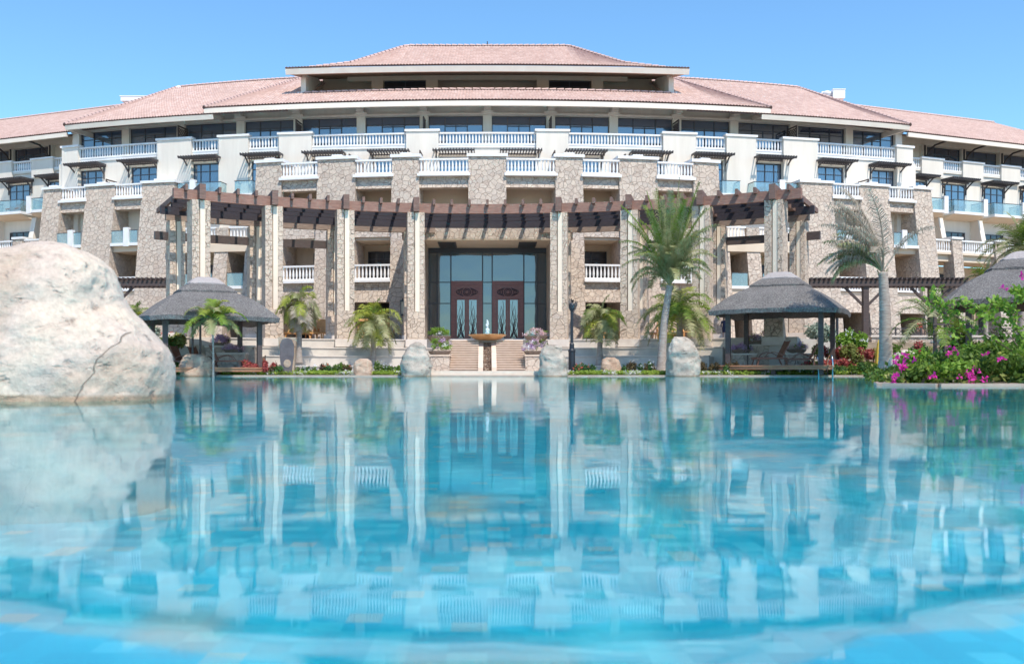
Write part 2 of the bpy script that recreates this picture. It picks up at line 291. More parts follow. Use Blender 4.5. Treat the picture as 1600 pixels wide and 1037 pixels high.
# ------------------------------------------------------------------ mesh helpers
ROOT = {}
class MB:
    def __init__(s): s.v = []; s.f = []; s.m = []; s.mi = 0; s.uv = None
    def add(s, vs, fs):
        k = len(s.v); s.v += [tuple(p) for p in vs]
        for f in fs: s.f.append(tuple(i + k for i in f)); s.m.append(s.mi)
    def hexa(s, c):        # c: 8 corners, bottom ring then top ring
        s.add(c, [(0, 3, 2, 1), (4, 5, 6, 7), (0, 1, 5, 4), (1, 2, 6, 5), (2, 3, 7, 6), (3, 0, 4, 7)])
    def box(s, x0, x1, y0, y1, z0, z1):
        s.hexa([(x0, y0, z0), (x1, y0, z0), (x1, y1, z0), (x0, y1, z0), (x0, y0, z1), (x1, y0, z1), (x1, y1, z1), (x0, y1, z1)])
    def bar(s, a, b, w, h, up=(0, 0, 1)):     # rectangular bar from a to b
        a = Vector(a); b = Vector(b); t = (b - a).normalized(); u = Vector(up)
        side = t.cross(u)
        if side.length < 1e-4: side = Vector((1, 0, 0))
        side.normalize(); n = side.cross(t).normalized()
        sw = side * w / 2; nh = n * h / 2
        s.hexa([a - sw - nh, a + sw - nh, b + sw - nh, b - sw - nh, a - sw + nh, a + sw + nh, b + sw + nh, b - sw + nh])
    def tube(s, pts, rad, n=8, cap=True):
        pts = [Vector(p) for p in pts]; k = len(s.v); m = len(pts)
        if not hasattr(rad, '__len__'): rad = [rad] * m
        ref = Vector((0.3, 0.2, 1)).normalized()
        for i, p in enumerate(pts):
            t = (pts[min(i + 1, m - 1)] - pts[max(i - 1, 0)]).normalized()
            u = t.cross(ref)
            if u.length < 0.05: u = t.cross(Vector((1, 0, 0)))
            u.normalize(); w = t.cross(u)
            for j in range(n):
                a = 2 * math.pi * j / n
                s.v.append(tuple(p + (u * math.cos(a) + w * math.sin(a)) * rad[i]))
        for i in range(m - 1):
            for j in range(n):
                a = k + i * n + j; b = k + i * n + (j + 1) % n
                s.f.append((a, b, b + n, a + n)); s.m.append(s.mi)
        if cap:
            s.f.append(tuple(k + j for j in range(n))[::-1]); s.m.append(s.mi)
            s.f.append(tuple(k + (m - 1) * n + j for j in range(n))); s.m.append(s.mi)
    def lathe(s, c, prof, n=12, sx=1, sy=1):
        k = len(s.v); m = len(prof)
        for r, z in prof:
            for j in range(n):
                a = 2 * math.pi * j / n
                s.v.append((c[0] + r * sx * math.cos(a), c[1] + r * sy * math.sin(a), c[2] + z))
        for i in range(m - 1):
            for j in range(n):
                a = k + i * n + j; b = k + i * n + (j + 1) % n
                s.f.append((a, b, b + n, a + n)); s.m.append(s.mi)
        s.f.append(tuple(k + j for j in range(n))[::-1]); s.m.append(s.mi)
        s.f.append(tuple(k + (m - 1) * n + j for j in range(n))); s.m.append(s.mi)
    def build(s, name, mat, parent=None, smooth=False, recalc=True):
        loc = Vector(ROOT.get(parent.name, (0, 0, 0))) if parent else Vector((0, 0, 0))
        me = bpy.data.meshes.new(name)
        me.from_pydata([tuple(Vector(p) - loc) for p in s.v], [], s.f)
        for q in (mat if isinstance(mat, (list, tuple)) else [mat]): me.materials.append(M[q])
        if isinstance(mat, (list, tuple)): me.polygons.foreach_set('material_index', s.m)
        if s.uv:
            l = me.uv_layers.new(name='UVMap')
            for i, lp in enumerate(me.loops): l.data[i].uv = s.uv[lp.vertex_index]
        if recalc:
            bm = bmesh.new(); bm.from_mesh(me); bmesh.ops.recalc_face_normals(bm, faces=bm.faces); bm.to_mesh(me); bm.free()
        if smooth: me.polygons.foreach_set('use_smooth', [True] * len(me.polygons))
        me.update()
        o = bpy.data.objects.new(name, me); COL.objects.link(o)
        if parent: o.parent = parent; ROOT[o.name] = tuple(loc)
        return o
def tag(o, label=None, cat=None, group=None, kind=None):
    if label: o['label'] = label
    if cat: o['category'] = cat
    if group: o['group'] = group
    if kind: o['kind'] = kind
    return o
def empty(name, loc, label, cat, group=None, rz=0.0, world=False):
    o = bpy.data.objects.new(name, None); COL.objects.link(o); o.location = loc; o.rotation_euler[2] = rz
    o.empty_display_size = 0.3
    tag(o, label, cat, group)
    ROOT[o.name] = tuple(loc) if world else (0, 0, 0)
    return o
def copy_tree(o, parent=None):
    c = o.copy(); COL.objects.link(c); c.parent = parent
    for ch in list(o.children): copy_tree(ch, c)
    return c
def place(o, loc, rz=0.0, label=None, group=None, sc=None):
    o.location = loc; o.rotation_euler[2] = rz
    if sc: o.scale = sc if hasattr(sc, '__len__') else (sc, sc, sc)
    if label: o['label'] = label
    if group: o['group'] = group
    return o
def XP(px, D): return (px - CX) * D / FO
def ZP(py, D): return (HY - py) * D / FO + CH

class Frame:     # facade coordinates: s along the facade, d out of it towards the pool, z up
    def __init__(s, kind, a, b, ang=0, flip=1): s.kind, s.a, s.b, s.ang, s.flip = kind, a, b, ang, flip
    def P(s, S, d, z):
        if s.kind == 'arc':
            Y0, Rr = s.a, s.b; t = S / Rr; r = Rr + d
            x, y = r * math.sin(t), Y0 + Rr - r * math.cos(t)
        elif s.kind == 'cave':    # concave arc, centre towards the pool, d = radius change
            t = S / s.b; r = s.b - d
            x, y = r * math.sin(t), s.a + r * math.cos(t)
        else:
            u = (math.cos(s.ang), math.sin(s.ang)); n = (math.sin(s.ang), -math.cos(s.ang))
            x, y = s.a + u[0] * S + n[0] * d, s.b + u[1] * S + n[1] * d
        return (x * s.flip, y, z)
    def S(s, q, d):   # s at horizontal picture offset q (always to the right)
        lo, hi = (-40.0, 80.0) if s.kind == 'line' else (0.0, 70.0)
        t = q / FO
        for _ in range(50):
            m = (lo + hi) / 2; p = s.P(m, d, 0)
            if abs(p[0]) * (1 if p[0] * s.flip >= 0 else -1) / p[1] < t: lo = m
            else: hi = m
        return lo
    def box(s, mb, s0, s1, d0, d1, z0, z1, d1b=None, d0b=None):
        if d1b is None: d1b = d1
        if d0b is None: d0b = d0
        n = max(1, int(abs(s1 - s0) / 2.5)) if s.kind != 'line' else 1
        k = len(mb.v)
        for i in range(n + 1):
            t = s0 + (s1 - s0) * i / n
            mb.v += [s.P(t, d0b, z0), s.P(t, d1b, z0), s.P(t, d1, z1), s.P(t, d0, z1)]
        def af(f): mb.f.append(tuple(k + q for q in f)); mb.m.append(mb.mi)
        for i in range(n):
            b = i * 4
            for j in range(4): af((b + j, b + (j + 1) % 4, b + 4 + (j + 1) % 4, b + 4 + j))
        af((0, 3, 2, 1)); e = n * 4; af((e, e + 1, e + 2, e + 3))

def slope_strip(mb, fr, s0, s1, dA, zA, dB, zB, th=0.08):
    n = max(1, int(abs(s1 - s0) / 2.5)); k = len(mb.v)
    for i in range(n + 1):
        t = s0 + (s1 - s0) * i / n
        mb.v += [fr.P(t, dA, zA), fr.P(t, dB, zB), fr.P(t, dB, zB + th), fr.P(t, dA, zA + th)]
    for i in range(n):
        b = k + 4 * i
        for j in range(4): mb.f.append((b + j, b + (j + 1) % 4, b + 4 + (j + 1) % 4, b + 4 + j)); mb.m.append(0)
    mb.f += [(k, k + 3, k + 2, k + 1), (k + 4 * n, k + 4 * n + 1, k + 4 * n + 2, k + 4 * n + 3)]; mb.m += [0, 0]
def grid_roof(eave, top, name, parent, tile=0.27, course=0.42, amp=0.075):
    """barrel-tiled surface between an eave polyline and a top polyline (same parameter)"""
    def resample(pts):
        pts = [Vector(p) for p in pts]; L = [0]
        for a, b in zip(pts, pts[1:]): L.append(L[-1] + (b - a).length)
        return pts, L
    E, L = resample(eave); T = [Vector(p) for p in top]
    tot = L[-1]; nt_ = max(2, int(tot / tile)); nc = nt_ * 4
    slope = max((t - e).length for e, t in zip(E, T)); nr = max(1, int(slope / course))
    mb = MB(); mb.uv = []
    cols = []
    for i in range(nc + 1):
        d = tot * i / nc; j = 0
        while j < len(L) - 2 and L[j + 1] < d: j += 1
        f = (d - L[j]) / max(1e-6, L[j + 1] - L[j]); f = min(1, f)
        cols.append((E[j].lerp(E[j + 1], f), T[j].lerp(T[j + 1], f), i))
    W = nc + 1
    rows = []
    for r in range(nr):
        for (t, lift) in ((r / nr, 0.05), ((r + 1) / nr, 0.0)): rows.append((t, lift, r))
    for (t, lift, r) in rows:
        for (e, tp, i) in cols:
            ph = (i % 4)
            c = (0, amp * 0.75, amp, amp * 0.75)[ph]
            p = e.lerp(tp, t)
            mb.v.append((p.x, p.y, p.z + c + lift)); mb.uv.append((i / 4.0 + 0.02, r + 0.5))
    for k in range(len(rows) - 1):
        for i in range(W - 1):
            a = k * W + i; mb.f.append((a, a + 1, a + W + 1, a + W)); mb.m.append(0)
    # dark strip behind the eave tile ends, coloured as their shaded hollows
    k = len(mb.v)
    for (e, tp, i) in cols:
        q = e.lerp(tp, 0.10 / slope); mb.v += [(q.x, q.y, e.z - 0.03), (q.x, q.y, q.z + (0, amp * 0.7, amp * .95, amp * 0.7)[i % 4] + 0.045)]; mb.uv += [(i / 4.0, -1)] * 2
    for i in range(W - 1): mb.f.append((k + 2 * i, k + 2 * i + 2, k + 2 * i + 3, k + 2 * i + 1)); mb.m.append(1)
    return mb.build(name, ['roof', 'eaveshade_mortar'], parent, recalc=False)
def ridge(mb, pts, r=0.15):
    P_ = [Vector(p) for p in pts]      # overlapping half-round ridge tiles with open joints
    for a, b in zip(P_, P_[1:]):
        n = max(1, int((b - a).length / 0.45))
        for i in range(n):
            u, v = a.lerp(b, i / n), a.lerp(b, (i + 0.86) / n)
            mb.tube([(u.x, u.y, u.z + 0.09), (v.x, v.y, v.z + 0.11)], [r * 0.85, r], 6)
    mb.mi = 1; mb.tube([(p.x, p.y, p.z + 0.03) for p in P_], r * 0.95, 6); mb.mi = 0

def baluster_run(fr, s0, s1, d, z, parent, H=1.2, name='balustrade', gap=0.26, posts=True):
    mb = MB()
    fr.box(mb, s0, s1, d - 0.13, d + 0.13, z, z + 0.16)
    n = max(1, int((s1 - s0) / gap))
    for i in range(n):
        t = s0 + (i + 0.5) * (s1 - s0) / n
        p = fr.P(t, d, z)
        mb.lathe(p, [(0.07, 0.15), (0.055, 0.22), (0.085, 0.42), (0.075, 0.62), (0.05, 0.85), (0.075, H - 0.12)], 6)
    o = mb.build(name, 'white', parent)
    h = MB(); fr.box(h, s0, s1, d - 0.14, d + 0.14, z + H - 0.13, z + H); h.build('handrail', 'white', o)
    return o
def add_window(fr, s0, s1, z0, z1, d, parent, mull=4, mat='window', transom=0.22, door=True, fm='winframe'):
    mb = MB(); w = 0.07; dd = (d - 0.05, d + 0.05)
    fr.box(mb, s0, s1, dd[0], dd[1], z1 - w, z1); fr.box(mb, s0, s1, dd[0], dd[1], z0, z0 + w)
    fr.box(mb, s0, s0 + w, dd[0], dd[1], z0 + w, z1 - w); fr.box(mb, s1 - w, s1, dd[0], dd[1], z0 + w, z1 - w)
    zt = z1 - (z1 - z0) * transom
    fr.box(mb, s0 + w, s1 - w, d - 0.04, d + 0.035, zt - 0.035, zt + 0.035)
    L = s1 - s0
    cuts = [0.29, 0.5, 0.70] if mull == 4 else ([0.5] if mull == 2 else [0.34, 0.67])
    for c in cuts:
        t = s0 + L * c; top = zt if (c == 0.5 and mull == 4) else z1
        fr.box(mb, t - 0.04, t + 0.04, d - 0.045, d + 0.04, z0 + w, top - 0.036)
    if mull == 4:
        for c0, c1 in ((0.29, 0.5), (0.5, 0.70)):
            a, b = s0 + L * c0 + 0.04, s0 + L * c1 - 0.04
            fr.box(mb, a, b, d - 0.04, d + 0.03, zt - 0.22, zt - 0.15)
    o = mb.build('window', fm, parent)
    g = MB(); fr.box(g, s0 + 0.02, s1 - 0.02, d - 0.03, d, z0 + 0.02, z1 - 0.02); g.build('pane', mat if mat != 'window' else rnd.choice(('window', 'window', 'window2', 'window3')), o)
    return o
def sunshade(fr, s0, s1, d0, z, parent, out=1.5):
    mb = MB(); n = 15
    for i in range(n):
        t = s0 + 0.06 + (s1 - s0 - 0.12) * i / (n - 1)
        mb.bar(fr.P(t, d0 + 0.04, z), fr.P(t, d0 + out, z), 0.07, 0.16)
    fr.box(mb, s0, s1, d0 + out * 0.85, d0 + out * 0.92, z - 0.12, z - 0.01)
    fr.box(mb, s0, s1, d0 + 0.1, d0 + 0.18, z - 0.2, z - 0.085)
    o = mb.build('sunshade', 'ironwork', parent)
    for t in (s0 + 0.25, s1 - 0.25):
        b = MB()
        b.bar(fr.P(t, d0 + 0.05, z - 0.09), fr.P(t, d0 + 0.05, z - 1.25), 0.10, 0.10, (1, 0, 0))
        pts = [fr.P(t, d0 + 0.08, z - 0.75), fr.P(t, d0 + 0.45, z - 0.42), fr.P(t, d0 + 0.9, z - 0.12), fr.P(t, d0 + out * 0.97, z - 0.03)]
        for a, c in zip(pts, pts[1:]): b.bar(a, c, 0.09, 0.10)
        b.build('bracket', 'ironwork', o)
    return o
def glass_balcony(fr, s0, s1, d0, d1, z, parent, post=0.6, H=1.15, soffit=True, sides=True):
    mb = MB(); fr.box(mb, s0, s1, d0, d1, z - 0.14, z + 0.1)
    o = mb.build('balcony', 'white', parent)
    if soffit:
        sf = MB(); fr.box(sf, s0 + 0.1, s1 - 0.1, d0, d1 - 0.12, z - 0.45, z - 0.145, d1b=d0 + (d1 - d0) * 0.35); sf.build('soffit', 'creamwarm', o)
    g = MB(); fr.box(g, s0 + 0.08, s1 - 0.08, d1 - 0.13, d1 - 0.10, z + 0.1, z + H)
    if sides:
        for t in (s0 + 0.06, s1 - 0.09): fr.box(g, t, t + 0.03, d0 + 0.02, d1 - 0.14, z + 0.1, z + H)
    g.build('glass_panel', 'clear', o)
    r = MB(); fr.box(r, s0 + 0.04, s1 - 0.04, d1 - 0.15, d1 - 0.08, z + H, z + H + 0.05)
    if sides:
        for t in (s0 + 0.04, s1 - 0.11): fr.box(r, t, t + 0.07, d0, d1 - 0.153, z + H, z + H + 0.05)
    r.build('handrail', 'ironwork', o)
    if post is not None:
        p = MB(); t = s0 + (s1 - s0) * post; fr.box(p, t - 0.28, t + 0.22, d1 - 0.3, d1 + 0.04, z - 0.2, z + H + 0.25); p.build('post', 'white', o)
    return o
def screen(fr, s, d0, d1, z0, z1, parent, name='privacy_screen'):
    mb = MB()
    fr.box(mb, s - 0.05, s + 0.05, d1 - 0.1, d1, z0, z1); fr.box(mb, s - 0.05, s + 0.05, d0, d0 + 0.1, z0, z1)
    fr.box(mb, s - 0.045, s + 0.045, d0 + 0.1, d1 - 0.1, z1 - 0.1, z1)
    n = 6
    for i in range(n):
        a = d0 + (d1 - d0) * i / n; b = d0 + (d1 - d0) * (i + 1) / n
        for k in range(int((z1 - z0) / 0.3)):
            zz = z0 + k * 0.3
            mb.bar(fr.P(s, a, zz), fr.P(s, b, zz + 0.3), 0.05, 0.05); mb.bar(fr.P(s, a, zz + 0.3), fr.P(s, b, zz), 0.05, 0.05)
    return mb.build(name, 'darkwood', parent)

# ------------------------------------------------------------------ the hotel
HOTEL = empty('hotel', (0, 83, 2.6), 'curved cream resort hotel with flagstone piers and pink tiled roofs behind the pool', 'hotel', world=True)
H = HOTEL
Z0, F1, F2, F3, F4 = 2.6, 7.0, 11.0, 15.0, 19.0
for sx in (1, -1):
    A = Frame('arc', 83.0, 115.0, flip=sx)          # cream facade
    B = Frame('arc', 75.0, 65.0, flip=sx)           # central flagstone block
    Wg = Frame('line', 41.0, 93.2, R(21.5), sx)     # wing
    SE = A.S(665, 0)
    # ---- cream facade, balcony storey (F3..F4)
    wall = MB()
    solids = [(76.5, 127), (275, 326), (374, 420), (463, 516), (640, 665)]
    wins = [A.S(q, 1.5) for q in (53, 156, 259.5, 357)] + [A.S(q, 0) for q in (442, 537, 620)]
    hw = 1.28; last = 0.0
    for c in wins:     # wall with window openings
        A.box(wall, last, c - hw, -0.6, 0, F2 - 0.1, F4); A.box(wall, c - hw, c + hw, -0.6, 0, 18.1, F4); last = c + hw
    A.box(wall, last, SE, -0.6, 0, F2 - 0.1, F4)
    for c in wins: A.box(wall, c - hw, c + hw, -0.6, 0, F2 - 0.1, F3)
    wall.build('wall', 'cream', H)
    for i, c in enumerate(wins):
        add_window(A, c - hw, c + hw, F3, 18.1, -0.2, H, 3)
        sunshade(A, c - 1.72, c + 1.72, 0.0, 18.45, H)
        if i >= 4 or i == 3:   # vent dot above the window
            v = MB(); A.box(v, c - 0.1, c + 0.1, 0.0, 0.03, 18.25, 18.33); v.build('vent', 'ironwork', H)
    # string course + parapets
    band = MB(); A.box(band, 0, SE, -0.5, 0.10, F4 - 0.14, F4 + 0.06); band.build('string_course', 'white', H)
    for (a, b) in solids:
        s0, s1 = A.S(a, 0.35), A.S(b, 0.35)
        p = MB(); A.box(p, s0, s1, -0.1, 0.35, F3 + 0.1 if a < 640 else F2, 20.18); po = p.build('parapet', 'cream', H)
        c = MB(); A.box(c, s0 - 0.12, s1 + 0.12, -0.25, 0.45, 20.18, 20.36); c.build('coping', 'white', po)
    for (a, b) in ((0, 76.5), (127, 275), (326, 374), (420, 463), (516, 640)):
        s0, s1 = (0 if a == 0 else A.S(a, 0.2)), A.S(b, 0.2)
        baluster_run(A, s0, s1, 0.0, F4 + 0.06, H, 1.08)
    for q in (98.5, 295, 384, 477):
        if q in (98.5, 295, 477): screen(A, A.S(q, -1), -1.9, -0.3, 19.3, 21.6, H)
    # ---- top storey
    cq = [0, 98.5, 196.5, 295, 384, 477, 563, 640]; DW = -2.0
    cs = [A.S(q, DW) for q in cq]; cs[0] = 0
    tw = MB(); A.box(tw, 0, cs[-1] + 0.6, DW - 0.5, DW + 0.05, 22.0, 23.35); tw.build('lintel', 'cream', H); tw = MB(); A.box(tw, 0, cs[-1] + 0.5, DW - 0.9, DW - 0.3, F4 - 0.1, 22.1); tw.build('wall', 'cream', H); tw = MB()
    A.box(tw, cs[-1] + 0.3, SE, -16, 0, F2, F4 - 0.15); tw.build('wall', 'cream', H); tw = MB(); A.box(tw, cs[-1] - 0.1, cs[-1] + 0.5, -16, DW - 0.2, F4 - 0.1, 22.9)
    tw.build('wall', 'cream', H)
    for i in range(7):
        add_window(A, cs[i] + 0.38, cs[i + 1] - 0.38, F4 + 0.05, 22.0, DW - 0.1, H, 4)
    for i, c in enumerate(cs):
        if i == 0 and sx < 0: continue
        p = MB(); A.box(p, c - 0.38, c + 0.38, DW - 0.4, DW + 0.25, F4, 22.15); po = p.build('pilaster', 'cream', H)
        k = MB(); A.box(k, c - 0.55, c + 0.55, DW - 0.3, DW + 0.45, 22.15, 22.36); A.box(k, c - 0.3, c + 0.3, DW - 0.3, DW + 0.9, 22.36, 22.75); k.build('capital', 'cream', po)
    fl = MB(); A.box(fl, 0, cs[-1], DW - 0.3, -0.5, F4 - 0.14, F4 - 0.01); fl.build('balcony_floor', 'white', H)
    # ---- central flagstone block
    piers = [(-29.5, 29.5), (106, 149), (205.5, 265), (320.5, 361)]
    ps = []
    for (a, b) in piers:
        if a < 0:
            hwp = 29.5 / FO * 75; ps.append((-hwp, hwp))
        else: ps.append((B.S(a, 0), B.S(b, 0)))
    def pier(fr, s0, s1, dtop, dbot, ztop, zbot, back, cap=True):
        p = MB(); fr.box(p, s0, s1, back, dtop, zbot, ztop, d1b=dbot); po = p.build('stone_pier', 'stone', H)
        if cap:
            c = MB(); fr.box(c, s0 - 0.12, s1 + 0.12, back - 0.1, dtop + 0.16, ztop, ztop + 0.22)
            m_ = (s0 + s1) / 2; fr.box(c, m_ - 0.4, m_ + 0.4, back + 0.2, dtop + 0.02, ztop + 0.22, ztop + 0.36); c.build('coping', 'white', po)
        return po
    for i, (s0, s1) in enumerate(ps):
        if i == 0 and sx < 0: continue
        zb = 10.0 if i == 0 else Z0
        pier(B, s0, s1, 0.0, 0.5 if i == 0 else 1.2, 16.42, zb, -2.2)
    # outer cheek of the block
    ck = MB(); B.box(ck, ps[3][0] + 0.3, ps[3][1] - 0.06, -9.5, -2.19, Z0, 15.0); ck.build('wall', 'stone', H); ck = MB(); B.box(ck, ps[3][1] - 0.5, ps[3][1] - 0.05, -9.5, -2.19, 15.0, 16.2); ck.build('wall', 'stone', H)
    for i in range(3):
        s0, s1 = ps[i][1], ps[i + 1][0]
        sp = MB(); B.box(sp, s0 - 0.1, s1 + 0.1, -0.9, -0.15, 14.1, 14.95, d1b=0.05); sp.build('spandrel', 'stone', H)
        le = MB(); B.box(le, s0 - 0.14, s1 + 0.14, -0.9, 0.35, 14.95, 15.14); le.build('ledge', 'white', H)
        baluster_run(B, s0, s1, 0.02, 15.14, H, 1.15)
    fl = MB(); B.box(fl, 0, ps[3][1] - 0.1, -9.0, -0.85, 14.6, 14.94); fl.build('terrace_slab', 'coping', H)
    # loggia back walls of the block, floors
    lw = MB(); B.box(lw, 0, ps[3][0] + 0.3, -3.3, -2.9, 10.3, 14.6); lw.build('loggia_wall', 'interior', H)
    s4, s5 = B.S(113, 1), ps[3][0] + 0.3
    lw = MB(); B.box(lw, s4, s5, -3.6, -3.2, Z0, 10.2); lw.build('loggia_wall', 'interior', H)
    fl = MB(); B.box(fl, s4, s5, -3.6, 0.05, 10.2, 10.95); B.box(fl, s4, s5, -3.6, 0.3, 5.5 + 1.1, 7.0); fl.build('floor_slab', 'creamwarm', H)
    op = [(ps[1][1], ps[2][0]), (ps[2][1], ps[3][0])]
    for j, (s0, s1) in enumerate(op):
        sp = MB(); B.box(sp, s0 - 0.1, s1 + 0.1, -0.6, 0.55, 5.45, 6.95, d1b=0.85); sp.build('spandrel', 'stone', H); sp = MB(); B.box(sp, s0 - 0.1, s1 + 0.1, -0.6, 0.15, 10.4, 11.3, d1b=0.3); sp.build('spandrel', 'stone', H)
        le = MB(); B.box(le, s0 - 0.06, s1 + 0.06, -0.6, 1.0, 6.95, 7.12); le.build('ledge', 'white', H)
        baluster_run(B, s0, s1, 0.6, 7.12, H, 1.18)
        a = s0 + (0.1 if j == 0 else 0.2); b = s1 - (0.1 if j == 0 else 1.3)
        add_window(B, a, b, 7.0, 9.7, -3.15, H, 2, 'windark')
        add_window(B, s0 + 0.1, s1 - 0.1, Z0, 5.9, -3.1, H, 3, 'windark')
    # ---- entrance portal
    if sx > 0:
        pass
    # ---- recess between the blocks, terrace at F2
    RB = 2.6
    qa, qb = 361, 489
    s0, s1 = A.S(qa, RB) - 0.5, A.S(qb, RB) + 0.6
    fl = MB(); A.box(fl, s0, s1, -0.4, RB + 0.15, F2 - 0.25, F2); A.box(fl, s0, s1, -0.4, RB + 0.3, F2 - 0.9, F2 - 0.26); fl.build('terrace_slab', 'creamwarm', H)
    for (a, b) in ((361, 377), (404, 425), (478, 496)):
        t0, t1 = A.S(a, RB), A.S(b, RB)
        p = MB(); A.box(p, t0, t1, -0.5, RB + 0.1, Z0, F2 - 0.25, d1b=RB + 1.4); p.build('stone_pier', 'stone', H)
    t0, t1 = A.S(404, RB), A.S(424, RB)
    p = MB(); A.box(p, t0, t1, RB - 0.5, RB + 0.12, F2, F2 + 1.1); p.build('stone_pier', 'stone', H)
    baluster_run(A, A.S(362, RB), t0, RB - 0.1, F2, H, 1.2)
    baluster_run(A, t1, A.S(488, RB), RB - 0.1, F2, H, 1.2)
    lw = MB(); A.box(lw, s0, s1, -1.0, -0.4, Z0, F2 - 0.26); lw.build('loggia_wall', 'creamwarm', H)
    A_b = ((377, 404), (425, 478))
    for (a, b) in A_b:
        t0, t1 = A.S(a, RB) , A.S(b, RB)
        fs = MB(); A.box(fs, t0 - 0.1, t1 + 0.1, -0.4, RB + 0.45, F1 - 0.75, F1); fs.build('floor_slab', 'creamwarm', H)
        glass_balcony(A, t0, t1, RB - 0.3, RB + 0.6, F1 + 0.15, H, None, soffit=False, sides=False)
        sp = MB(); A.box(sp, t0 - 0.1, t1 + 0.1, RB - 0.5, RB + 0.5, 5.3, F1 - 0.76, d1b=RB + 0.7); sp.build('spandrel', 'stone', H)
        add_window(A, t0 + 0.5, min(t1, t0 + 2.0), F1, 9.4, -0.35, H, 2)
        add_window(A, t0 + 0.1, t1 - 0.1, Z0, 5.4, -0.3, H, 3, 'windark')
    glass_balcony(A, A.S(366, 1.6), A.S(397, 1.6), 0.0, 1.6, F3, H, None)
    glass_balcony(A, A.S(417, 1.6), A.S(486, 1.6), 0.0, 1.6, F3, H, 0.64)
    # ---- side flagstone block
    SB = 1.8
    sp_ = [(489, 539), (581, 626.5), (665, 693)]
    ss = [(A.S(a, SB), A.S(b, SB)) for a, b in sp_]
    for i, (s0, s1) in enumerate(ss):
        pier(A, s0, s1, SB, SB + 1.9, 16.35 - 0.12, Z0 - 1, -1.5 if i < 2 else -6)
    for i in range(2):
        s0, s1 = ss[i][1], ss[i + 1][0]
        sp = MB(); A.box(sp, s0 - 0.1, s1 + 0.1, SB - 0.9, SB - 0.05, 14.1, 14.95, d1b=SB + 0.1); sp.build('spandrel', 'stone', H)
        le = MB(); A.box(le, s0 - 0.14, s1 + 0.14, SB - 0.9, SB + 0.33, 14.95, 15.14); le.build('ledge', 'white', H)
        baluster_run(A, s0, s1, SB, 15.14, H, 1.15)
        fs = MB(); A.box(fs, s0 - 0.1, s1 + 0.1, -0.5, SB - 0.85, 14.6, 14.93); fs.build('floor_slab', 'creamwarm', H); fs = MB()
        A.box(fs, s0 - 0.1, s1 + 0.1, -0.5, SB + 0.3, F2 - 0.55, F2 - 0.02); fs.build('floor_slab', 'creamwarm', H); fs = MB(); A.box(fs, s0 - 0.1, s1 + 0.1, -0.5, SB + 0.6, F1 - 0.3, F1); fs.build('floor_slab', 'creamwarm', H)
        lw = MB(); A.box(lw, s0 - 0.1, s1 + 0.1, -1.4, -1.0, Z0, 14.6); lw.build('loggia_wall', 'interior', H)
        m_ = (s0 + s1) / 2
        d0_, d1_ = (m_ - 1.5, m_ - 0.1) if i == 0 else (s0 + 0.15, m_ - 0.2)
        add_window(A, s0 + 0.1, s0 + 1.3, F2, 13.3, -0.95, H, 2, 'windark'); add_window(A, s0 + 0.1, s0 + 1.3, F1, 9.4, -0.95, H, 2, 'windark')
        glass_balcony(A, s0, s1, SB - 0.4, SB + 0.75, F2 + 0.05, H, 0.42, soffit=False, sides=False)
        baluster_run(A, s0, s1, SB + 0.7, F1 + 0.05, H, 1.2)
        sp = MB(); A.box(sp, s0 - 0.1, s1 + 0.1, SB - 0.5, SB + 1.0, 5.2, F1 - 0.31, d1b=SB + 1.4); sp.build('spandrel', 'stone', H)
        add_window(A, s0 + 0.05, s1 - 0.05, Z0, 5.4, -0.3, H, 3, 'windark')
    screen(A, A.S(590, 1), 0.1, 1.5, 15.2, 16.9, H)
    screen(A, A.S(105, 2), 0.1, 2.2, 15.2, 18.2, H); screen(A, A.S(215, 2), 0.1, 2.2, 15.2, 18.0, H)
    # ---- wing
    def wq(px, d): return Wg.S(px - CX, d)
    we = wq(1690, 0)
    ww = MB(); 
    Wg.box(ww, -3.5, we, -0.6, 0, F3 - 4.1, F4 - 0.1); ww.build('wall', 'cream', H)
    tw = MB(); Wg.box(tw, -3.2, we, -3.4, -2.6, F4 - 0.1, 22.6); tw.build('wall', 'cream', H); tw = MB(); Wg.box(tw, -3.4, we, -0.7, 0.12, F4 - 0.09, F4 + 0.08); tw.build('string_course', 'cream', H); tw = MB(); Wg.box(tw, -3.2, we, -2.62, -2.3, 22.05, 22.9); tw.build('lintel', 'cream', H)
    wn = [(1446.5, 1499.6), (1507.5, 1557), (1566.5, 1613), (1622, 1668)]
    for (a, b) in wn:
        t0, t1 = wq(a, -2.4), wq(b, -2.4)
        add_window(Wg, t0, t1, F4, 21.95, -2.5, H, 4)
        p = MB(); Wg.box(p, t0 - 0.6, t0 - 0.08, -2.6, -2.2, F4, 22.1); p.build('pilaster', 'cream', H)
        bk = MB(); t = t0 - 0.35
        bk.bar(Wg.P(t, -2.15, 20.0), Wg.P(t, -2.15, 22.0), 0.14, 0.14, (1, 0, 0))
        for u, v in zip([(-2.1, 20.6), (-1.7, 21.3), (-0.9, 21.75), (0.9, 21.9)], [(-1.7, 21.3), (-0.9, 21.75), (0.9, 21.9)]):
            bk.bar(Wg.P(t, *u), Wg.P(t, *v), 0.13, 0.13)
        bk.build('eave_bracket', 'ironwork', H)
    sl = [(1440.6, 1474), (1505, 1536.7), (1565, 1594), (1622, 1650)]
    prev = wq(1423, 0)
    for (a, b) in sl:
        t0, t1 = wq(a, 0.3), wq(b, 0.3)
        p = MB(); Wg.box(p, t0, t1, -0.05, 0.3, 18.4, 20.05); po = p.build('parapet', 'cream', H)
        c = MB(); Wg.box(c, t0 - 0.1, t1 + 0.1, -0.15, 0.4, 20.05, 20.2); c.build('coping', 'white', po)
        baluster_run(Wg, prev, t0, 0.0, F4 + 0.08, H, 1.02); prev = t1
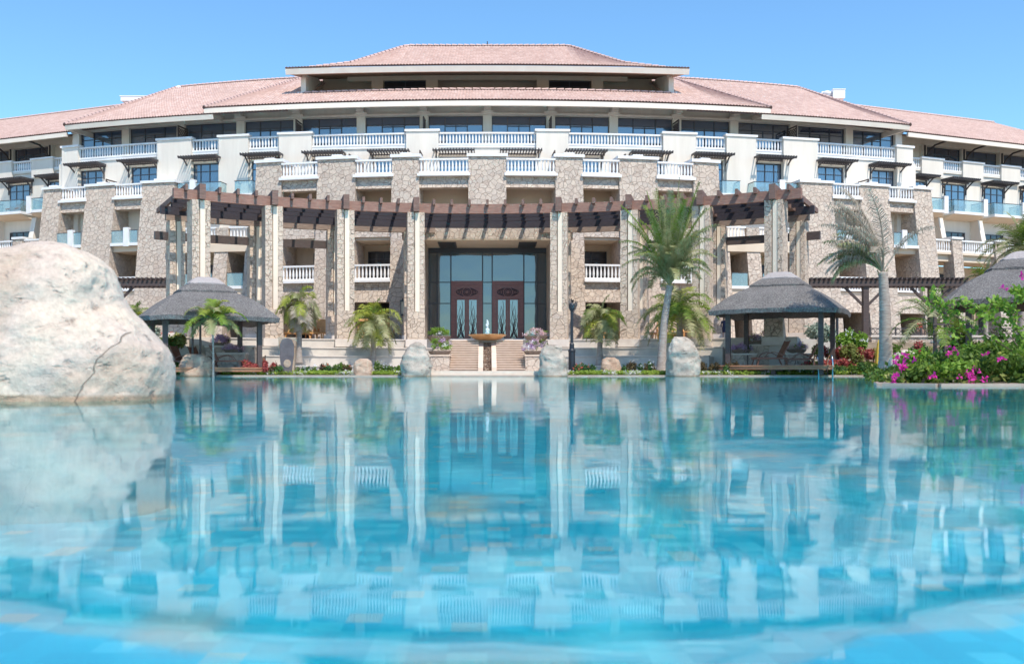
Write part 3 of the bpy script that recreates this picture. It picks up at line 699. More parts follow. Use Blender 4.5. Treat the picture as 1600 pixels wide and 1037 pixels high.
    for (a, b), (c0, c1) in zip([(1425, 1463), (1475, 1528), (1537, 1590), (1597, 1648)], [(1421, 1444), (1475, 1506), (1537, 1566), (1596, 1624)]):
        t0, t1 = wq(c0, 0), wq(c1, 0)
        add_window(Wg, t0, t1, F3, 17.9, 0.08, H, 3)
        sunshade(Wg, t0 - 0.45, t1 + 0.45, 0.0, 18.25, H, 1.6)
        add_window(Wg, t0, t1, F2, 13.4, 0.08, H, 3, 'windark')
        glass_balcony(Wg, t0 - 0.7, t1 + 1.0, 0.0, 1.9, F3 - 0.05, H, 0.93)
        p = MB(); Wg.box(p, t1 + 0.8, t1 + 1.35, 0.0, 0.9, F2, F3 - 0.5, d1b=1.7); p.build('fin_wall', 'cream', H)
    ter = MB(); Wg.box(ter, -4, we, -0.1, 3.2, F2 - 0.2, F2); Wg.box(ter, -4, we, -0.1, 2.9, F2 - 0.8, F2 - 0.21); ter.build('terrace_slab', 'creamwarm', H)
    lw = MB(); Wg.box(lw, -4, we, -0.6, 0.0, Z0, F2 - 0.9); lw.build('loggia_wall', 'creamwarm', H)
    prev = wq(1455, 3.1)
    for (a, b) in ((1485, 1500), (1552, 1568), (1618, 1634)):
        t0, t1 = wq(a, 3.1), wq(b, 3.1)
        p = MB(); Wg.box(p, t0, t1, 2.3, 3.3, Z0, 12.2, d1b=4.2); po = p.build('stone_pier', 'stone', H)
        c = MB(); Wg.box(c, t0 - 0.1, t1 + 0.1, 2.2, 3.4, 12.2, 12.4); c.build('coping', 'white', po)
        baluster_run(Wg, prev, t0, 3.05, F2, H, 1.15); prev = t1
        add_window(Wg, t1 + 0.4, t1 + 1.5, F1, 9.4, 0.05, H, 2, 'windark')
        add_window(Wg, t1 + 0.3, t1 + 3.3, Z0, 5.4, 0.05, H, 3, 'windark')
        fs = MB(); Wg.box(fs, t1, t1 + 4.2, 0.05, 3.0, F1 - 0.8, F1); fs.build('floor_slab', 'creamwarm', H)
        baluster_run(Wg, t1, t1 + 4.0, 3.0, F1, H, 1.15)
    # ---- roofs
    def roofpart(eave, top, hip=None):
        ro = grid_roof(eave, top, 'roof', H)
        rb = MB()
        if hip: ridge(rb, hip)
        ridge(rb, [p for p in top]); rb.build('ridge_tiles', ['ridgeclay', 'eaveshade_mortar'], ro)
        return ro
    def lin(a, b, n): return [a + (b - a) * i / n for i in range(n + 1)]
    ED = 1.25
    sC = A.S(443.5, ED); sPH = 16.7
    # central tier
    S_ = lin(0, sPH, 12); roofpart([A.P(s, ED, 22.5) for s in S_], [A.P(s, -3.45, 24.6) for s in S_])
    rg = A.P(20.2, -11.6, 28.4)
    S_ = lin(sPH, 20.2, 2); e1 = [A.P(s, ED, 22.5) for s in S_]; t1 = [A.P(s, -11.6, 28.4) for s in S_]
    S2 = lin(20.2, sC, 8)[1:]; c0 = Vector(A.P(sC, ED, 22.5)); r0 = Vector(rg)
    e1 += [A.P(s, ED, 22.5) for s in S2]; hp = [r0.lerp(c0, (i + 1) / 8) for i in range(8)]
    roofpart(e1, t1 + [tuple(p) for p in hp])
    # tier over the side block
    sE = A.S(661.5, ED); sR = 35.4
    S_ = lin(16.5, sR, 6); e1 = [A.P(s, ED, 21.95) for s in S_]; t1 = [A.P(s, -12.2, 28.65) for s in S_]
    S2 = lin(sR, sE, 8)[1:]; c0 = Vector(A.P(sE, ED, 21.95)); r0 = Vector(A.P(sR, -12.2, 28.65))
    e1 += [A.P(s, ED, 21.95) for s in S2]; hp = [r0.lerp(c0, (i + 1) / 8) for i in range(8)]
    roofpart(e1, t1 + [tuple(p) for p in hp])
    # wing tier
    S_ = lin(-13, we + 4, 6); roofpart([Wg.P(s, 1.4, 22.0) for s in S_], [Wg.P(s, -14.1, 28.9) for s in S_])
    # fascias and soffits
    f = MB(); A.box(f, 0, sC - 0.02, ED - 0.25, ED - 0.03, 22.06, 22.46); A.box(f, sC - 0.25, sC - 0.03, -2, ED - 0.26, 22.06, 22.46)
    A.box(f, sC - 0.8, sE - 0.05, ED - 0.25, ED - 0.03, 21.55, 21.93, d1b=ED - 0.12); A.box(f, sE - 0.3, sE - 0.08, -14, ED - 0.26, 21.55, 21.93)
    Wg.box(f, -3.4, we, 1.15, 1.37, 21.6, 21.97); f.build('fascia', 'fascia', H)
    f = MB(); slope_strip(f, A, 0, sC - 0.3, ED - 0.26, 22.10, -2.3, 23.2); f.build('soffit', 'soffit', H); f = MB(); slope_strip(f, Wg, -3.4, we, 1.14, 21.66, -2.6, 22.75); f.build('soffit', 'soffit', H)
    f = MB(); slope_strip(f, A, sC - 0.3, sE - 0.3, ED - 0.27, 21.6, -2.3, 22.95); f.build('side_soffit', 'fascia', H)
    f = MB(); A.box(f, 0, cs[-1] + .4, -2.2, -1.6, 22.02, 22.20); f.build('cornice', 'cream', H)
    # lower stone plinth wall at the sides
    pw = MB(); A.box(pw, A.S(489, 5), A.S(690, 5), 4.6, 5.2, 0.8, 3.0); pw.build('plinth_wall', 'stone', H)
    pc = MB(); A.box(pc, A.S(487, 5), A.S(691, 5), 4.5, 5.3, 3.0, 3.14); pc.build('coping', 'coping', H)
# ---- penthouse
PB = Frame('arc', 87.0, 160.0)
pa = XP(1055.5, 87.2)
def phbox(mb, s0, s1, d0, d1, z0, z1, **k): PB.box(mb, s0, s1, d0, d1, z0, z1, **k)
p = MB()
for sx in (-1, 1):
    a, b = sorted((sx * pa, sx * (pa - 0.45))); PB.box(p, a, b, -6, 0, 24.2, 26.12, d1b=0); PB.box(p, a, b, -6, -0.5, 26.12, 27.2, d1b=-0.5); p.build('wall', 'cream', H); p = MB()
p = MB(); phbox(p, -pa + 0.45, pa - 0.45, -6, -5.6, 24.2, 27.6); phbox(p, -pa + 3.4, pa - 3.4, -3.9, -3.4, 26.68, 27.5)
for q in (-175, -88, 88, 175): s = q / FO * 91; phbox(p, s - 0.55, s + 0.55, -3.95, -3.3, 24.2, 26.69)
p.build('loggia_wall', 'creamwarm', H)
for (q0, q1) in ((-165, -97), (97, 165)):
    add_window(PB, q0 / FO * 91 + 0.06, q1 / FO * 91 - 0.06, 24.2, 26.66, -3.6, H, 2, 'windark')
for (q0, q1) in ((-74, -28), (28, 74)):
    add_window(PB, q0 / FO * 92.5, q1 / FO * 92.5, 24.2, 26.2, -5.5, H, 2, 'windark')
p = MB(); phbox(p, -pa - 0.25, pa + 0.25, -0.3, 0.18, 24.55, 24.8); p.build('coping', 'white', H)
p = MB(); phbox(p, -pa, pa, -6, -0.35, 24.1, 24.25); p.build('terrace_slab', 'coping', H)
ea = XP(1079, 85.6)
p = MB(); phbox(p, -ea, ea, 1.15, 1.4, 26.05, 26.5, d1b=1.25)
p.build('fascia', 'fascia', H)
p = MB(); k_ = 12; L_ = [-ea + 0.26 + (2 * ea - 0.52) * i / k_ for i in range(k_ + 1)]
for s_ in L_: p.v += [PB.P(s_, 1.14, 26.08), PB.P(s_, -5.8, 27.62), PB.P(s_, -5.8, 27.74), PB.P(s_, 1.14, 26.2)]
for i in range(k_):
    for j in range(4): p.f.append((4 * i + j, 4 * i + (j + 1) % 4, 4 * i + 4 + (j + 1) % 4, 4 * i + 4 + j)); p.m.append(0)
p.build('soffit', 'soffit', H)
sh = Vector((12.2, 89.2, ZP(99.5, 89.2))); rr = Vector((XP(889, 97), 97.0, ZP(73, 97)))
for sx in (1, -1):
    n = 30; E = []; T = []
    for i in range(n + 1):
        s = ea * i / n; e = Vector(PB.P(s, 1.42, 26.56)); E.append((e.x * sx, e.y, e.z))
        x = abs(e.x)
        if x < rr.x: t = Vector((x, rr.y, rr.z))
        elif x < sh.x: f_ = (x - rr.x) / (sh.x - rr.x); t = rr.lerp(sh, f_)
        else: f_ = (x - sh.x) / (ea - sh.x); t = sh.lerp(Vector((ea, 87.6, 26.62)), min(1, f_))
        T.append((t.x * sx, t.y, t.z))
    ro = grid_roof(E, T, 'roof', H); rb = MB(); ridge(rb, T); rb.build('ridge_tiles', ['ridgeclay', 'eaveshade_mortar'], ro)
p = MB(); p.tube([(0, 97, rr.z), (0, 97, rr.z + 0.5)], 0.05, 6); p.lathe((0, 97, rr.z + 0.12), [(0.03, 0), (0.12, 0.08), (0.03, 0.2)], 8); p.build('finial', 'ironwork', H)
# satellite domes and plant on the roof
def dome(px, py, D, r, label):
    t = empty('satellite_dome', (XP(px, D), D, ZP(py, D)), label, 'satellite dome', None, world=False)
    mb = MB(); mb.lathe((0, 0, 0), [(r * 0.7, -0.2), (r * 0.7, 0.0), (r * 0.9, 0.12), (r, 0.35 * r + 0.1), (r * 0.8, r * 0.75), (r * 0.4, r * 0.98), (0.02, r * 1.05)], 14); mb.build('dome', 'dome', t, True)
    mb = MB(); mb.lathe((0, 0, 0), [(r * 0.75, -0.35), (r * 0.75, -0.201)], 10); mb.build('base', 'steel', t)
dome(279.5, 140, 100, 0.36, 'small white dome on the left roof ridge')
dome(1292, 150, 101, 0.5, 'white dome on the right roof ridge beside the plant box')
t = empty('rooftop_unit', (XP(1308, 101), 101, 27.75), 'pale boxy rooftop plant unit on the right roof ridge', 'air handling unit')
mb = MB(); mb.box(-0.6, 0.6, -0.6, 0.6, 0, 0.85); mb.build('casing', 'dome', t)
mb = MB(); mb.box(-0.65, 0.65, -0.65, 0.65, 0.85, 0.93); mb.tube([(-0.6, 0, 0.5), (-0.9, 0, 0.65), (-1.5, 0, 0.65), (-1.7, 0, 0.2)], 0.2, 8); mb.build('duct', 'dome', t)
t = empty('rooftop_unit', (XP(214, 101), 102, 27.75), 'long low white plant housing on the left roof ridge', 'air handling unit')
mb = MB(); mb.box(-1.8, 1.8, -0.6, 0.6, 0, 0.45); mb.build('casing', 'dome', t)
mb = MB(); mb.box(-1.9, 1.9, -0.65, 0.65, 0.45, 0.52); mb.build('lid', 'dome', t)

# ---- entrance portal and doors
Yp = 71.3; xi = 98.5 / FO * Yp
p = MB(); p.box(-xi - 1.6, xi + 1.6, Yp, Yp + 4.6, 9.75, 10.5); p.build('portal_lintel', 'stone', H)
p = MB(); p.box(-xi - 1.5, xi + 1.5, Yp + 0.02, 76.6, 9.68, 9.745); p.build('portal_soffit', 'creamwarm', H)
for sx in (1, -1):
    p = MB(); a, b = sorted((sx * xi, sx * (xi + 1.3))); p.box(a, b, Yp + 0.01, 78.0, Z0, 9.67); p.build('portal_wall', 'stone', H)
    p = MB(); a, b = sorted((sx * (xi - 0.9), sx * (xi - 2.2))); p.box(a, b, Yp + 1.2, Yp + 4.3, 9.60, 9.675)
    for k in range(8): p.box(a + 0.1, b - 0.1, Yp + 1.35 + k * 0.36, Yp + 1.5 + k * 0.36, 9.56, 9.60)
    p.build('ceiling_grille', 'ironwork', H)
p = MB(); p.box(-xi, xi, 76.5, 76.9, Z0, 9.67); p.build('entrance_backing', 'ironwork', H)
GY = 76.2
gw = MB()
xs = [-94, -78, -57, -7.5, 7.5, 57, 78, 94]
for x in xs: X = x / FO * GY; w_ = 0.045; gw.box(X - w_, X + w_, GY - 0.08, GY + 0.06, Z0, 9.3)
for py in (441, 474):
    z = ZP(py, GY)
    for (a, b) in ((-94, -57), (-7.5, 7.5), (57, 94)): gw.box(a / FO * GY + 0.05, b / FO * GY - 0.05, GY - 0.07, GY + 0.05, z - 0.03, z + 0.03)
gw.box(-xi, xi, GY - 0.12, GY + 0.25, 9.3, 9.67)
ent = gw.build('entrance_glazing', 'winframe', H)
g = MB()
for a, b in zip([-97] + xs, xs + [97]): g.box(a / FO * GY + 0.03, b / FO * GY - 0.03, GY - 0.0, GY + 0.03, Z0, 9.3)
g.build('pane', 'entryglass', ent)
cu = MB()      # dark curtains / columns seen inside the side panes
def flame(mb, x, z, y, w, h, s):
    """one pair of wavy carved tongues in a door pane"""
    for k, (ph, x0) in enumerate(((0, -0.30), (1.3, -0.05), (2.4, 0.22), (3.3, 0.40))):
        pts = []
        hh = h * (1.0, 0.86, 0.62, 0.42)[k]
        for i in range(13):
            t = i / 12
            xx = x + s * w * 1.35 * (x0 * (1 - t) + 0.34 * math.sin(t * 5.2 + ph) * (1 - 0.5 * t) + (0.05 if k < 2 else 0.2) * t)
            xx = max(x - w * 0.48, min(x + w * 0.48, xx))
            pts.append((xx, y, z + hh * t))
        mb.tube(pts, [0.030 * (1 - 0.5 * i / 12) for i in range(13)], 5)
DY = 76.0; dt = ZP(439, DY)
for sx in (-1, 1):
    cxd = sx * 32.0 / FO * DY; hwid = 24.5 / FO * DY
    d = MB()
    x0, x1 = cxd - hwid, cxd + hwid
    d.box(x0, x0 + 0.28, DY - 0.1, DY + 0.1, Z0, dt); d.box(x1 - 0.28, x1, DY - 0.1, DY + 0.1, Z0, dt); d.box(x0 + 0.28, x1 - 0.28, DY - 0.1, DY + 0.1, dt - 0.3, dt)
    d.box(x0 + 0.28, x1 - 0.28, DY - 0.03, DY + 0.1, dt - 1.35, dt - 0.3)
    do = d.build('door', 'mahogany', H)
    cr = MB()
    zc = dt - 0.85
    for rr_ in (0.28, 0.17):
        cr.tube([(cxd + rr_ * math.cos(a * math.pi / 8), DY - 0.05, zc + rr_ * math.sin(a * math.pi / 8)) for a in range(17)], 0.035, 5)
    for k in range(4):
        for s_ in (-1, 1):
            rr_ = 0.42 + k * 0.13
            cr.tube([(cxd + s_ * rr_ * math.cos(a), DY - 0.05, zc + (0.42 - 0.05 * k) * math.sin(a)) for a in [(-0.9 + 0.3 * i) for i in range(7)]], 0.03, 5)
    cr.build('carving', 'carving', do)
    for lf in (-1, 1):
        a, b = sorted((cxd + lf * 0.01, cxd + lf * (hwid - 0.29)))
        l = MB(); zt = dt - 1.36
        ww_ = (b - a)
        l.box(a, a + 0.16, DY - 0.02, DY + 0.06, Z0, zt); l.box(b - 0.16, b, DY - 0.02, DY + 0.06, Z0, zt); l.box(a + 0.16, b - 0.16, DY - 0.02, DY + 0.06, Z0, Z0 + 0.2); l.box(a + 0.16, b - 0.16, DY - 0.02, DY + 0.06, zt - 0.08, zt)
        lo_ = l.build('door_leaf', 'mahogany', do)
        gp = MB(); gp.box(a + 0.15, b - 0.15, DY + 0.01, DY + 0.04, Z0 + 0.15, zt - 0.05); gp.build('door_pane', 'doorglass', do)
        c = MB(); m_ = (a + b) / 2; flame(c, m_, Z0 + 0.2, DY - 0.02, ww_ - 0.34, zt - Z0 - 0.35, lf)
        flame(c, m_, Z0 + 0.2, DY - 0.015, ww_ - 0.34, (zt - Z0 - 0.35) * 0.8, -lf)
        c.tube([(m_ + 0.16 * math.cos(i * math.pi / 6), DY - 0.02, Z0 + 0.42 + 0.16 * math.sin(i * math.pi / 6)) for i in range(13)], 0.03, 5)
        c.build('door_carving', 'carving', do)
# wall lanterns on the stone
def wall_lantern(q, label, loc):
    t = empty('wall_lantern', loc, label, 'lantern', 'dark lanterns on the stone walls')
    mb = MB(); mb.box(-0.22, 0.22, -0.16, 0.16, -0.9, -0.78); mb.box(-0.24, 0.24, -0.18, 0.18, 0.12, 0.24); mb.lathe((0, 0, 0.24), [(0.16, 0), (0.03, 0.22)], 6)
    for x in (-0.19, 0.19):
        for y in (-0.13, 0.13): mb.box(x - 0.025, x + 0.025, y - 0.025, y + 0.025, -0.78, 0.12)
    mb.box(-0.05, 0.05, 0.16, 0.6, -0.3, -0.2); mb.build('frame', 'lamp', t)
    mb = MB(); mb.box(-0.16, 0.16, -0.11, 0.11, -0.78, 0.12); mb.build('lamp_glass', 'lampglass', t)
wall_lantern(0, 'dark lantern on the stone pier left of the entrance', (XP(630.5, 72.6), 72.6, 5.2))
wall_lantern(0, 'dark lantern on the stone pier right of the entrance behind the lamp post', (XP(891, 72.6), 72.6, 5.2))

# ------------------------------------------------------------------ pergola colonnade
PC = (0.0, 33.0)
def pol(r, a, z): return (r * math.sin(a), PC[1] + r * math.cos(a), z)
def radial_box(mb, r0, r1, a, w0, w1, z0, z1, off=0.0, wt=None):
    """box from radius r0 to r1 around angle a, tangential extent w0..w1 metres"""
    u = (math.cos(a), -math.sin(a)); c = []
    for z in (z0, z1):
        for (r, w) in ((r0, w0), (r0, w1), (r1, w1), (r1, w0)):
            x, y, _ = pol(r, a, z); c.append((x + u[0] * w, y + u[1] * w, z))
    mb.hexa(c)
def arc_beam(mb, r, a0, a1, w, z0, z1):
    n = max(2, int(abs(a1 - a0) * r / 1.2)); k = len(mb.v)
    for i in range(n + 1):
        a = a0 + (a1 - a0) * i / n
        mb.v += [pol(r - w / 2, a, z0), pol(r + w / 2, a, z0), pol(r + w / 2, a, z1), pol(r - w / 2, a, z1)]
    for i in range(n):
        b = k + i * 4
        for j in range(4): mb.f.append((b + j, b + (j + 1) % 4, b + 4 + (j + 1) % 4, b + 4 + j)); mb.m.append(mb.mi)
    mb.f.append((k, k + 3, k + 2, k + 1)); e = k + n * 4; mb.f.append((e, e + 1, e + 2, e + 3)); mb.m += [mb.mi] * 2
PG = empty('pergola', (0, 66, 2.3), 'curved pergola colonnade of paired stone columns carrying brown timber beams before the entrance', 'pergola', world=True)
ANG = [R(a) for a in (-32.1, -24.2, -16.2, -8.2, 8.2, 16.2, 24.2, 32.1)]
RF, RRr = 33.2, 38.6
ZF, ZR = 10.74, 10.15
def column(a, r, ztop, zb, front=True):
    mb = MB(); hw_, dp = (0.56, 1.15) if front else (0.50, 1.0)
    zs = 4.2
    radial_box(mb, r, r + dp, a, -hw_, -hw_ * .22, zs, ztop); radial_box(mb, r, r + dp, a, hw_ * .45, hw_, zs, ztop)
    radial_box(mb, r - 0.02, r + dp + 0.02, a, -hw_ - 0.02, hw_ + 0.02, zb + 0.5, zs)
    o = mb.build('column', 'stone_col', PG)
    s = MB(); radial_box(s, r + 0.22, r + dp - 0.25, a, -hw_ * .22, hw_ * .45, zs, ztop - 0.02); radial_box(s, r + 0.04, r + 0.22, a, -hw_ * .10, hw_ * .45, zs, ztop - 0.02); s.build('column_core', 'creamcol', o)
    b = MB(); radial_box(b, r - 0.14, r + dp + 0.12, a, -hw_ - 0.14, hw_ + 0.14, zb, zb + 0.5); b.build('plinth', 'coping', o)
for a in ANG:
    column(a, RF - 0.3, ZF, 1.86)
    if abs(a) > R(12): column(a, RRr - 0.3, ZR, 2.3, False)
    else: column(a, RRr - 1.2, ZR, 2.3, False)
EXT = R(34.9)
mb = MB(); arc_beam(mb, RF + 0.05, -EXT, EXT, 0.30, ZF, ZF + 0.62); mb.build('front_beam', 'redwood', PG)
mb = MB(); arc_beam(mb, RRr - 0.1, -R(33.2), -R(5.6), 0.32, ZR, ZR + 0.58); mb.build('rear_beam', 'tanwood', PG); mb = MB(); arc_beam(mb, RRr - 0.1, R(5.6), R(33.2), 0.32, ZR, ZR + 0.58); mb.build('rear_beam', 'tanwood', PG)
for (a0, a1) in ((-R(34.1), -R(32.9)), (-R(31.3), -R(25)), (-R(23.4), -R(17)), (-R(15.4), -R(14.0)), (R(14), R(15.4)), (R(17), R(23.4)), (R(25), R(31.3)), (R(32.9), R(34.1))):
    mb = MB(); arc_beam(mb, RRr + 0.25, a0, a1, 0.25, ZR - 1.25, ZR - 0.72); mb.build('tie_beam', 'darkwood', PG)
for k, r in enumerate((34.3, 35.3, 36.3, 37.3)):
    z = ZF + 0.35 + (ZR - ZF) * (r - RF) / (RRr - RF)
    e = R((34.4, 34.0, 33.6, 34.2)[k])
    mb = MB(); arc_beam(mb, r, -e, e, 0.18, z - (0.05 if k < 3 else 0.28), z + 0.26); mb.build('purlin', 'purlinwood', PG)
def rafter(a, big):
    mb = MB(); w = 0.19 if big else 0.085; h = 0.42 if big else 0.30
    r0 = RF - (0.62 if big else 0.42); r1 = RRr + 0.5
    z0 = ZF + (0.42 if big else 0.50); z1 = ZR + (0.42 if big else 0.50)
    u = (math.cos(a), -math.sin(a)); c = []
    for dz in (0, h):
        for (r, ww_) in ((r0, -w), (r0, w), (r1, w), (r1, -w)):
            z = z0 + (z1 - z0) * (r - r0) / (r1 - r0) + dz * (1.25 if r == r0 else 1)
            if big and r == r0 and dz == 0: z -= 0.40
            x, y, _ = pol(r, a, z); c.append((x + u[0] * ww_, y + u[1] * ww_, z))
    mb.hexa(c); return mb.build('rafter', 'brownwood', PG)
for i, a in enumerate(ANG):
    rafter(a, True)
    if i < 7:
        b = ANG[i + 1]; n = 8 if i == 3 else 4
        for k in range(1, n): rafter(a + (b - a) * k / n, False)
for s_ in (-1, 1): rafter(s_ * R(33.7), False)

# ------------------------------------------------------------------ terraces, steps, ground
def terrace(name, r0, r1, a0, a1, z0, z1, mat, cap=None):
    for (b0, b1) in ((-a1, -a0), (a0, a1)):
        mb = MB(); n = 24; k = 0
        for i in range(n + 1):
            a = b0 + (b1 - b0) * i / n
            mb.v += [pol(r0, a, z0), pol(r1, a, z0), pol(r1, a, z1), pol(r0, a, z1)]
        for i in range(n):
            b = i * 4
            for j in range(4): mb.f.append((b + j, b + (j + 1) % 4, b + 4 + (j + 1) % 4, b + 4 + j)); mb.m.append(0)
        mb.f += [(0, 3, 2, 1), (n * 4, n * 4 + 1, n * 4 + 2, n * 4 + 3)]; mb.m += [0, 0]
        tag(mb.build(name, mat), kind='structure')
        if cap:
            mb = MB(); mb.v = []
            for i in range(n + 1):
                a = b0 + (b1 - b0) * i / n
                mb.v += [pol(r0 - 0.06, a, z1 + 0.004), pol(r0 + 0.35, a, z1 + 0.004), pol(r0 + 0.35, a, z1 + 0.07), pol(r0 - 0.06, a, z1 + 0.07)]
            for i in range(n):
                b = i * 4
                for j in range(4): mb.f.append((b + j, b + (j + 1) % 4, b + 4 + (j + 1) % 4, b + 4 + j)); mb.m.append(0)
            mb.f += [(0, 3, 2, 1), (n * 4, n * 4 + 1, n * 4 + 2, n * 4 + 3)]; mb.m += [0, 0]
            tag(mb.build('terrace_edge', cap), kind='structure')
a_st = math.atan(3.5 / 31)
terrace('terrace', 33.1, 52, 0, R(34.5), 0.0, 2.30, 'retain', 'coping')
terrace('terrace', 32.0, 33.08, a_st, R(27), 0.0, 1.72, 'retain', 'coping')
terrace('terrace', 30.8, 31.98, a_st, R(26), 0.0, 1.18, 'retain', 'coping')
terrace('terrace', 29.9, 30.78, a_st, R(25), 0.0, 0.55, 'retain', 'coping')
mb = MB(); mb.box(-9, 9, 71.2, 84, 2.0, 2.6); mb.box(-17.5, 17.5, 73.2, 84, 2.0, 2.595); tag(mb.build('terrace', 'coping'), kind='structure')
PX0, PX1, PY0, PY1 = -48, 52, -16, 54.55
# staircase with its middle water channel
ST = empty('staircase', (0, 61.7, 0.1), 'pale stone staircase in two flights with a pebbled channel down the middle', 'staircase', world=True)
NS = 13; xo = 57 / FO * 64; xc = 14 / FO * 64; xch = 6.5 / FO * 64
for sx in (-1, 1):
    mb = MB(); md = MB()
    for k in range(NS):
        y0 = 61.75 + k * 0.34; z0 = 0.30 + k * (2.02 / NS); z1 = z0 + 2.02 / NS
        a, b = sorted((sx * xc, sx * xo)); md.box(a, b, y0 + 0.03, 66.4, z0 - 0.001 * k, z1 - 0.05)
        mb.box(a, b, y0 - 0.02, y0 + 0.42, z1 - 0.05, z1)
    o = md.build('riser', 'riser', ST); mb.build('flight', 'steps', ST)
    mb = MB(); a, b = sorted((sx * xch, sx * xc))
    mb.hexa([(a, 61.6, 0.1), (b, 61.6, 0.1), (b, 66.4, 0.1), (a, 66.4, 0.1), (a, 61.6, 0.50), (b, 61.6, 0.50), (b, 66.4, 2.36), (a, 66.4, 2.36)]); mb.build('cheek_wall', 'steps', ST)
mb = MB()
for k in range(NS):
    y0 = 61.75 + k * 0.34; z0 = 0.25 + k * (2.0 / NS); mb.box(-xch + 0.01, xch - 0.01, y0, 66.35, z0 - 0.1, z0 + 0.08)
mb.build('channel', 'pebbles', ST)
mb = MB(); mb.box(-3.45, 3.45, PY1 + 0.1, 61.74, 0.0, 0.30); mb.build('landing', 'steps', ST)
mb = MB(); mb.box(-2.6, 2.6, 66.25, 71.3, 1.8, 2.34); mb.build('upper_landing', 'coping', ST)
for sx in (-1, 1):
    t = empty('planter_wall', (sx * 2.9, 62.5, 0.1), 'low flagstone planter wall %s of the staircase, under the flower bowls' % ('left' if sx < 0 else 'right'), 'wall', world=True)
    mb = MB(); a, b = sorted((sx * (xo + 0.01), sx * 3.5)); mb.box(a, b, 61.75, 64.4, 0.1, 1.22); mb.box(a, b, 64.4, 66.3, 0.1, 1.75); mb.build('wall', 'stone', t)
    mb = MB(); mb.box(a - 0.04, b + 0.06, 61.69, 64.38, 1.22, 1.30); mb.box(a - 0.04, b + 0.06, 64.4, 66.32, 1.75, 1.85); mb.build('coping', 'steps', t)

# land, pool
def poly_prism(name, pts, z0, z1, mat, kind='structure'):
    mb = MB(); n = len(pts)
    mb.v = [(x, y, z0) for x, y in pts] + [(x, y, z1) for x, y in pts]
    mb.f = [tuple(range(n))[::-1], tuple(range(n, 2 * n))] + [(i, (i + 1) % n, n + (i + 1) % n, n + i) for i in range(n)]; mb.m = [0] * len(mb.f)
    return tag(mb.build(name, mat), kind=kind)
M['soil'] = plain('garden_soil', (0.16, 0.12, 0.08), (0.26, 0.20, 0.13), 2, 0.95, 0.5)
M['sand'] = plain('sandy_ground', (0.42, 0.34, 0.25), (0.52, 0.43, 0.33), 0.3, 0.95, 0.3)
for (x0, x1, y0, y1) in ((-1500, PX0, -1500, 1500), (PX1, 1500, -1500, 1500), (PX0, PX1, -1500, PY0), (PX0, PX1, PY1 + 0.5, 1500)):
    mb = MB(); mb.v = [(x0, y0, 0.05), (x1, y0, 0.05), (x1, y1, 0.05), (x0, y1, 0.05)]; mb.f = [(0, 1, 2, 3)]; mb.m = [0]
    tag(mb.build('ground', 'sand', recalc=False), kind='structure')
mb = MB(); nx, ny = 60, 30
for j in range(ny + 1):
    for i in range(nx + 1):
        x = -90 + 180 * i / nx; y = PY1 + 0.55 + 66 * j / ny
        f = min(1, max(0, (y - 61) / 12)); f = f * f * (3 - 2 * f); g = min(1, max(0, (abs(x) - 17) / 6))
        mb.v.append((x, y, 0.10 + 2.45 * f * g))
for j in range(ny):
    for i in range(nx): a = j * (nx + 1) + i; mb.f.append((a, a + 1, a + nx + 2, a + nx + 1)); mb.m.append(0)
tag(mb.build('terrain', 'soil', None, True, False), kind='structure')
mb = MB(); mb.box(PX0, PX1, PY0, PY1, -1.7, -1.35); mb.box(PX0 - .3, PX0, PY0, PY1, -1.7, -0.012); mb.box(PX1, PX1 + .3, PY0, PY1, -1.7, -0.012); mb.box(PX0 - .3, PX1 + .3, PY0 - .3, PY0, -1.7, -0.012)
mb.box(PX0 - 0.3, PX1 + 0.3, PY1, PY1 + 0.3, -1.7, -0.012); tag(mb.build('pool_basin', 'pool'), kind='structure')
mb = MB(); mb.v = [(PX0, PY0, 0), (PX1, PY0, 0), (PX1, PY1, 0), (PX0, PY1, 0)]; mb.f = [(0, 1, 2, 3)]; mb.m = [0]; tag(mb.build('water', 'water', recalc=False), kind='structure')
mb = MB(); mb.box(PX0 - .4, 22.1, PY1 - 0.03, PY1 + 0.62, -0.2, 0.075); mb.box(PX0 - 0.6, PX0 + 0.05, PY0, PY1 - 0.04, -0.2, 0.10); tag(mb.build('pool_coping', 'edgestone'), kind='structure')
isl = [(8.95, 22.4), (9.8, 21.65), (14, 21.35), (30, 21.2), (51.9, 21.0), (51.9, 55.0), (22.2, 55.0), (20.6, 50), (18.2, 44), (14.5, 35), (11, 27.5)]
poly_prism('garden_bed', isl, -1.3, 0.045, 'soil')
cp = [(Vector((x, y, 0))) for x, y in isl[:5]]
mb = MB(); pr = [isl[10], (9.5, 24.0)] + isl[:5]
for a, b in zip(pr, pr[1:]): mb.bar((a[0], a[1], 0.02), (b[0], b[1], 0.02), 0.36, 0.075)
tag(mb.build('pool_coping', 'edgestone'), kind='structure')

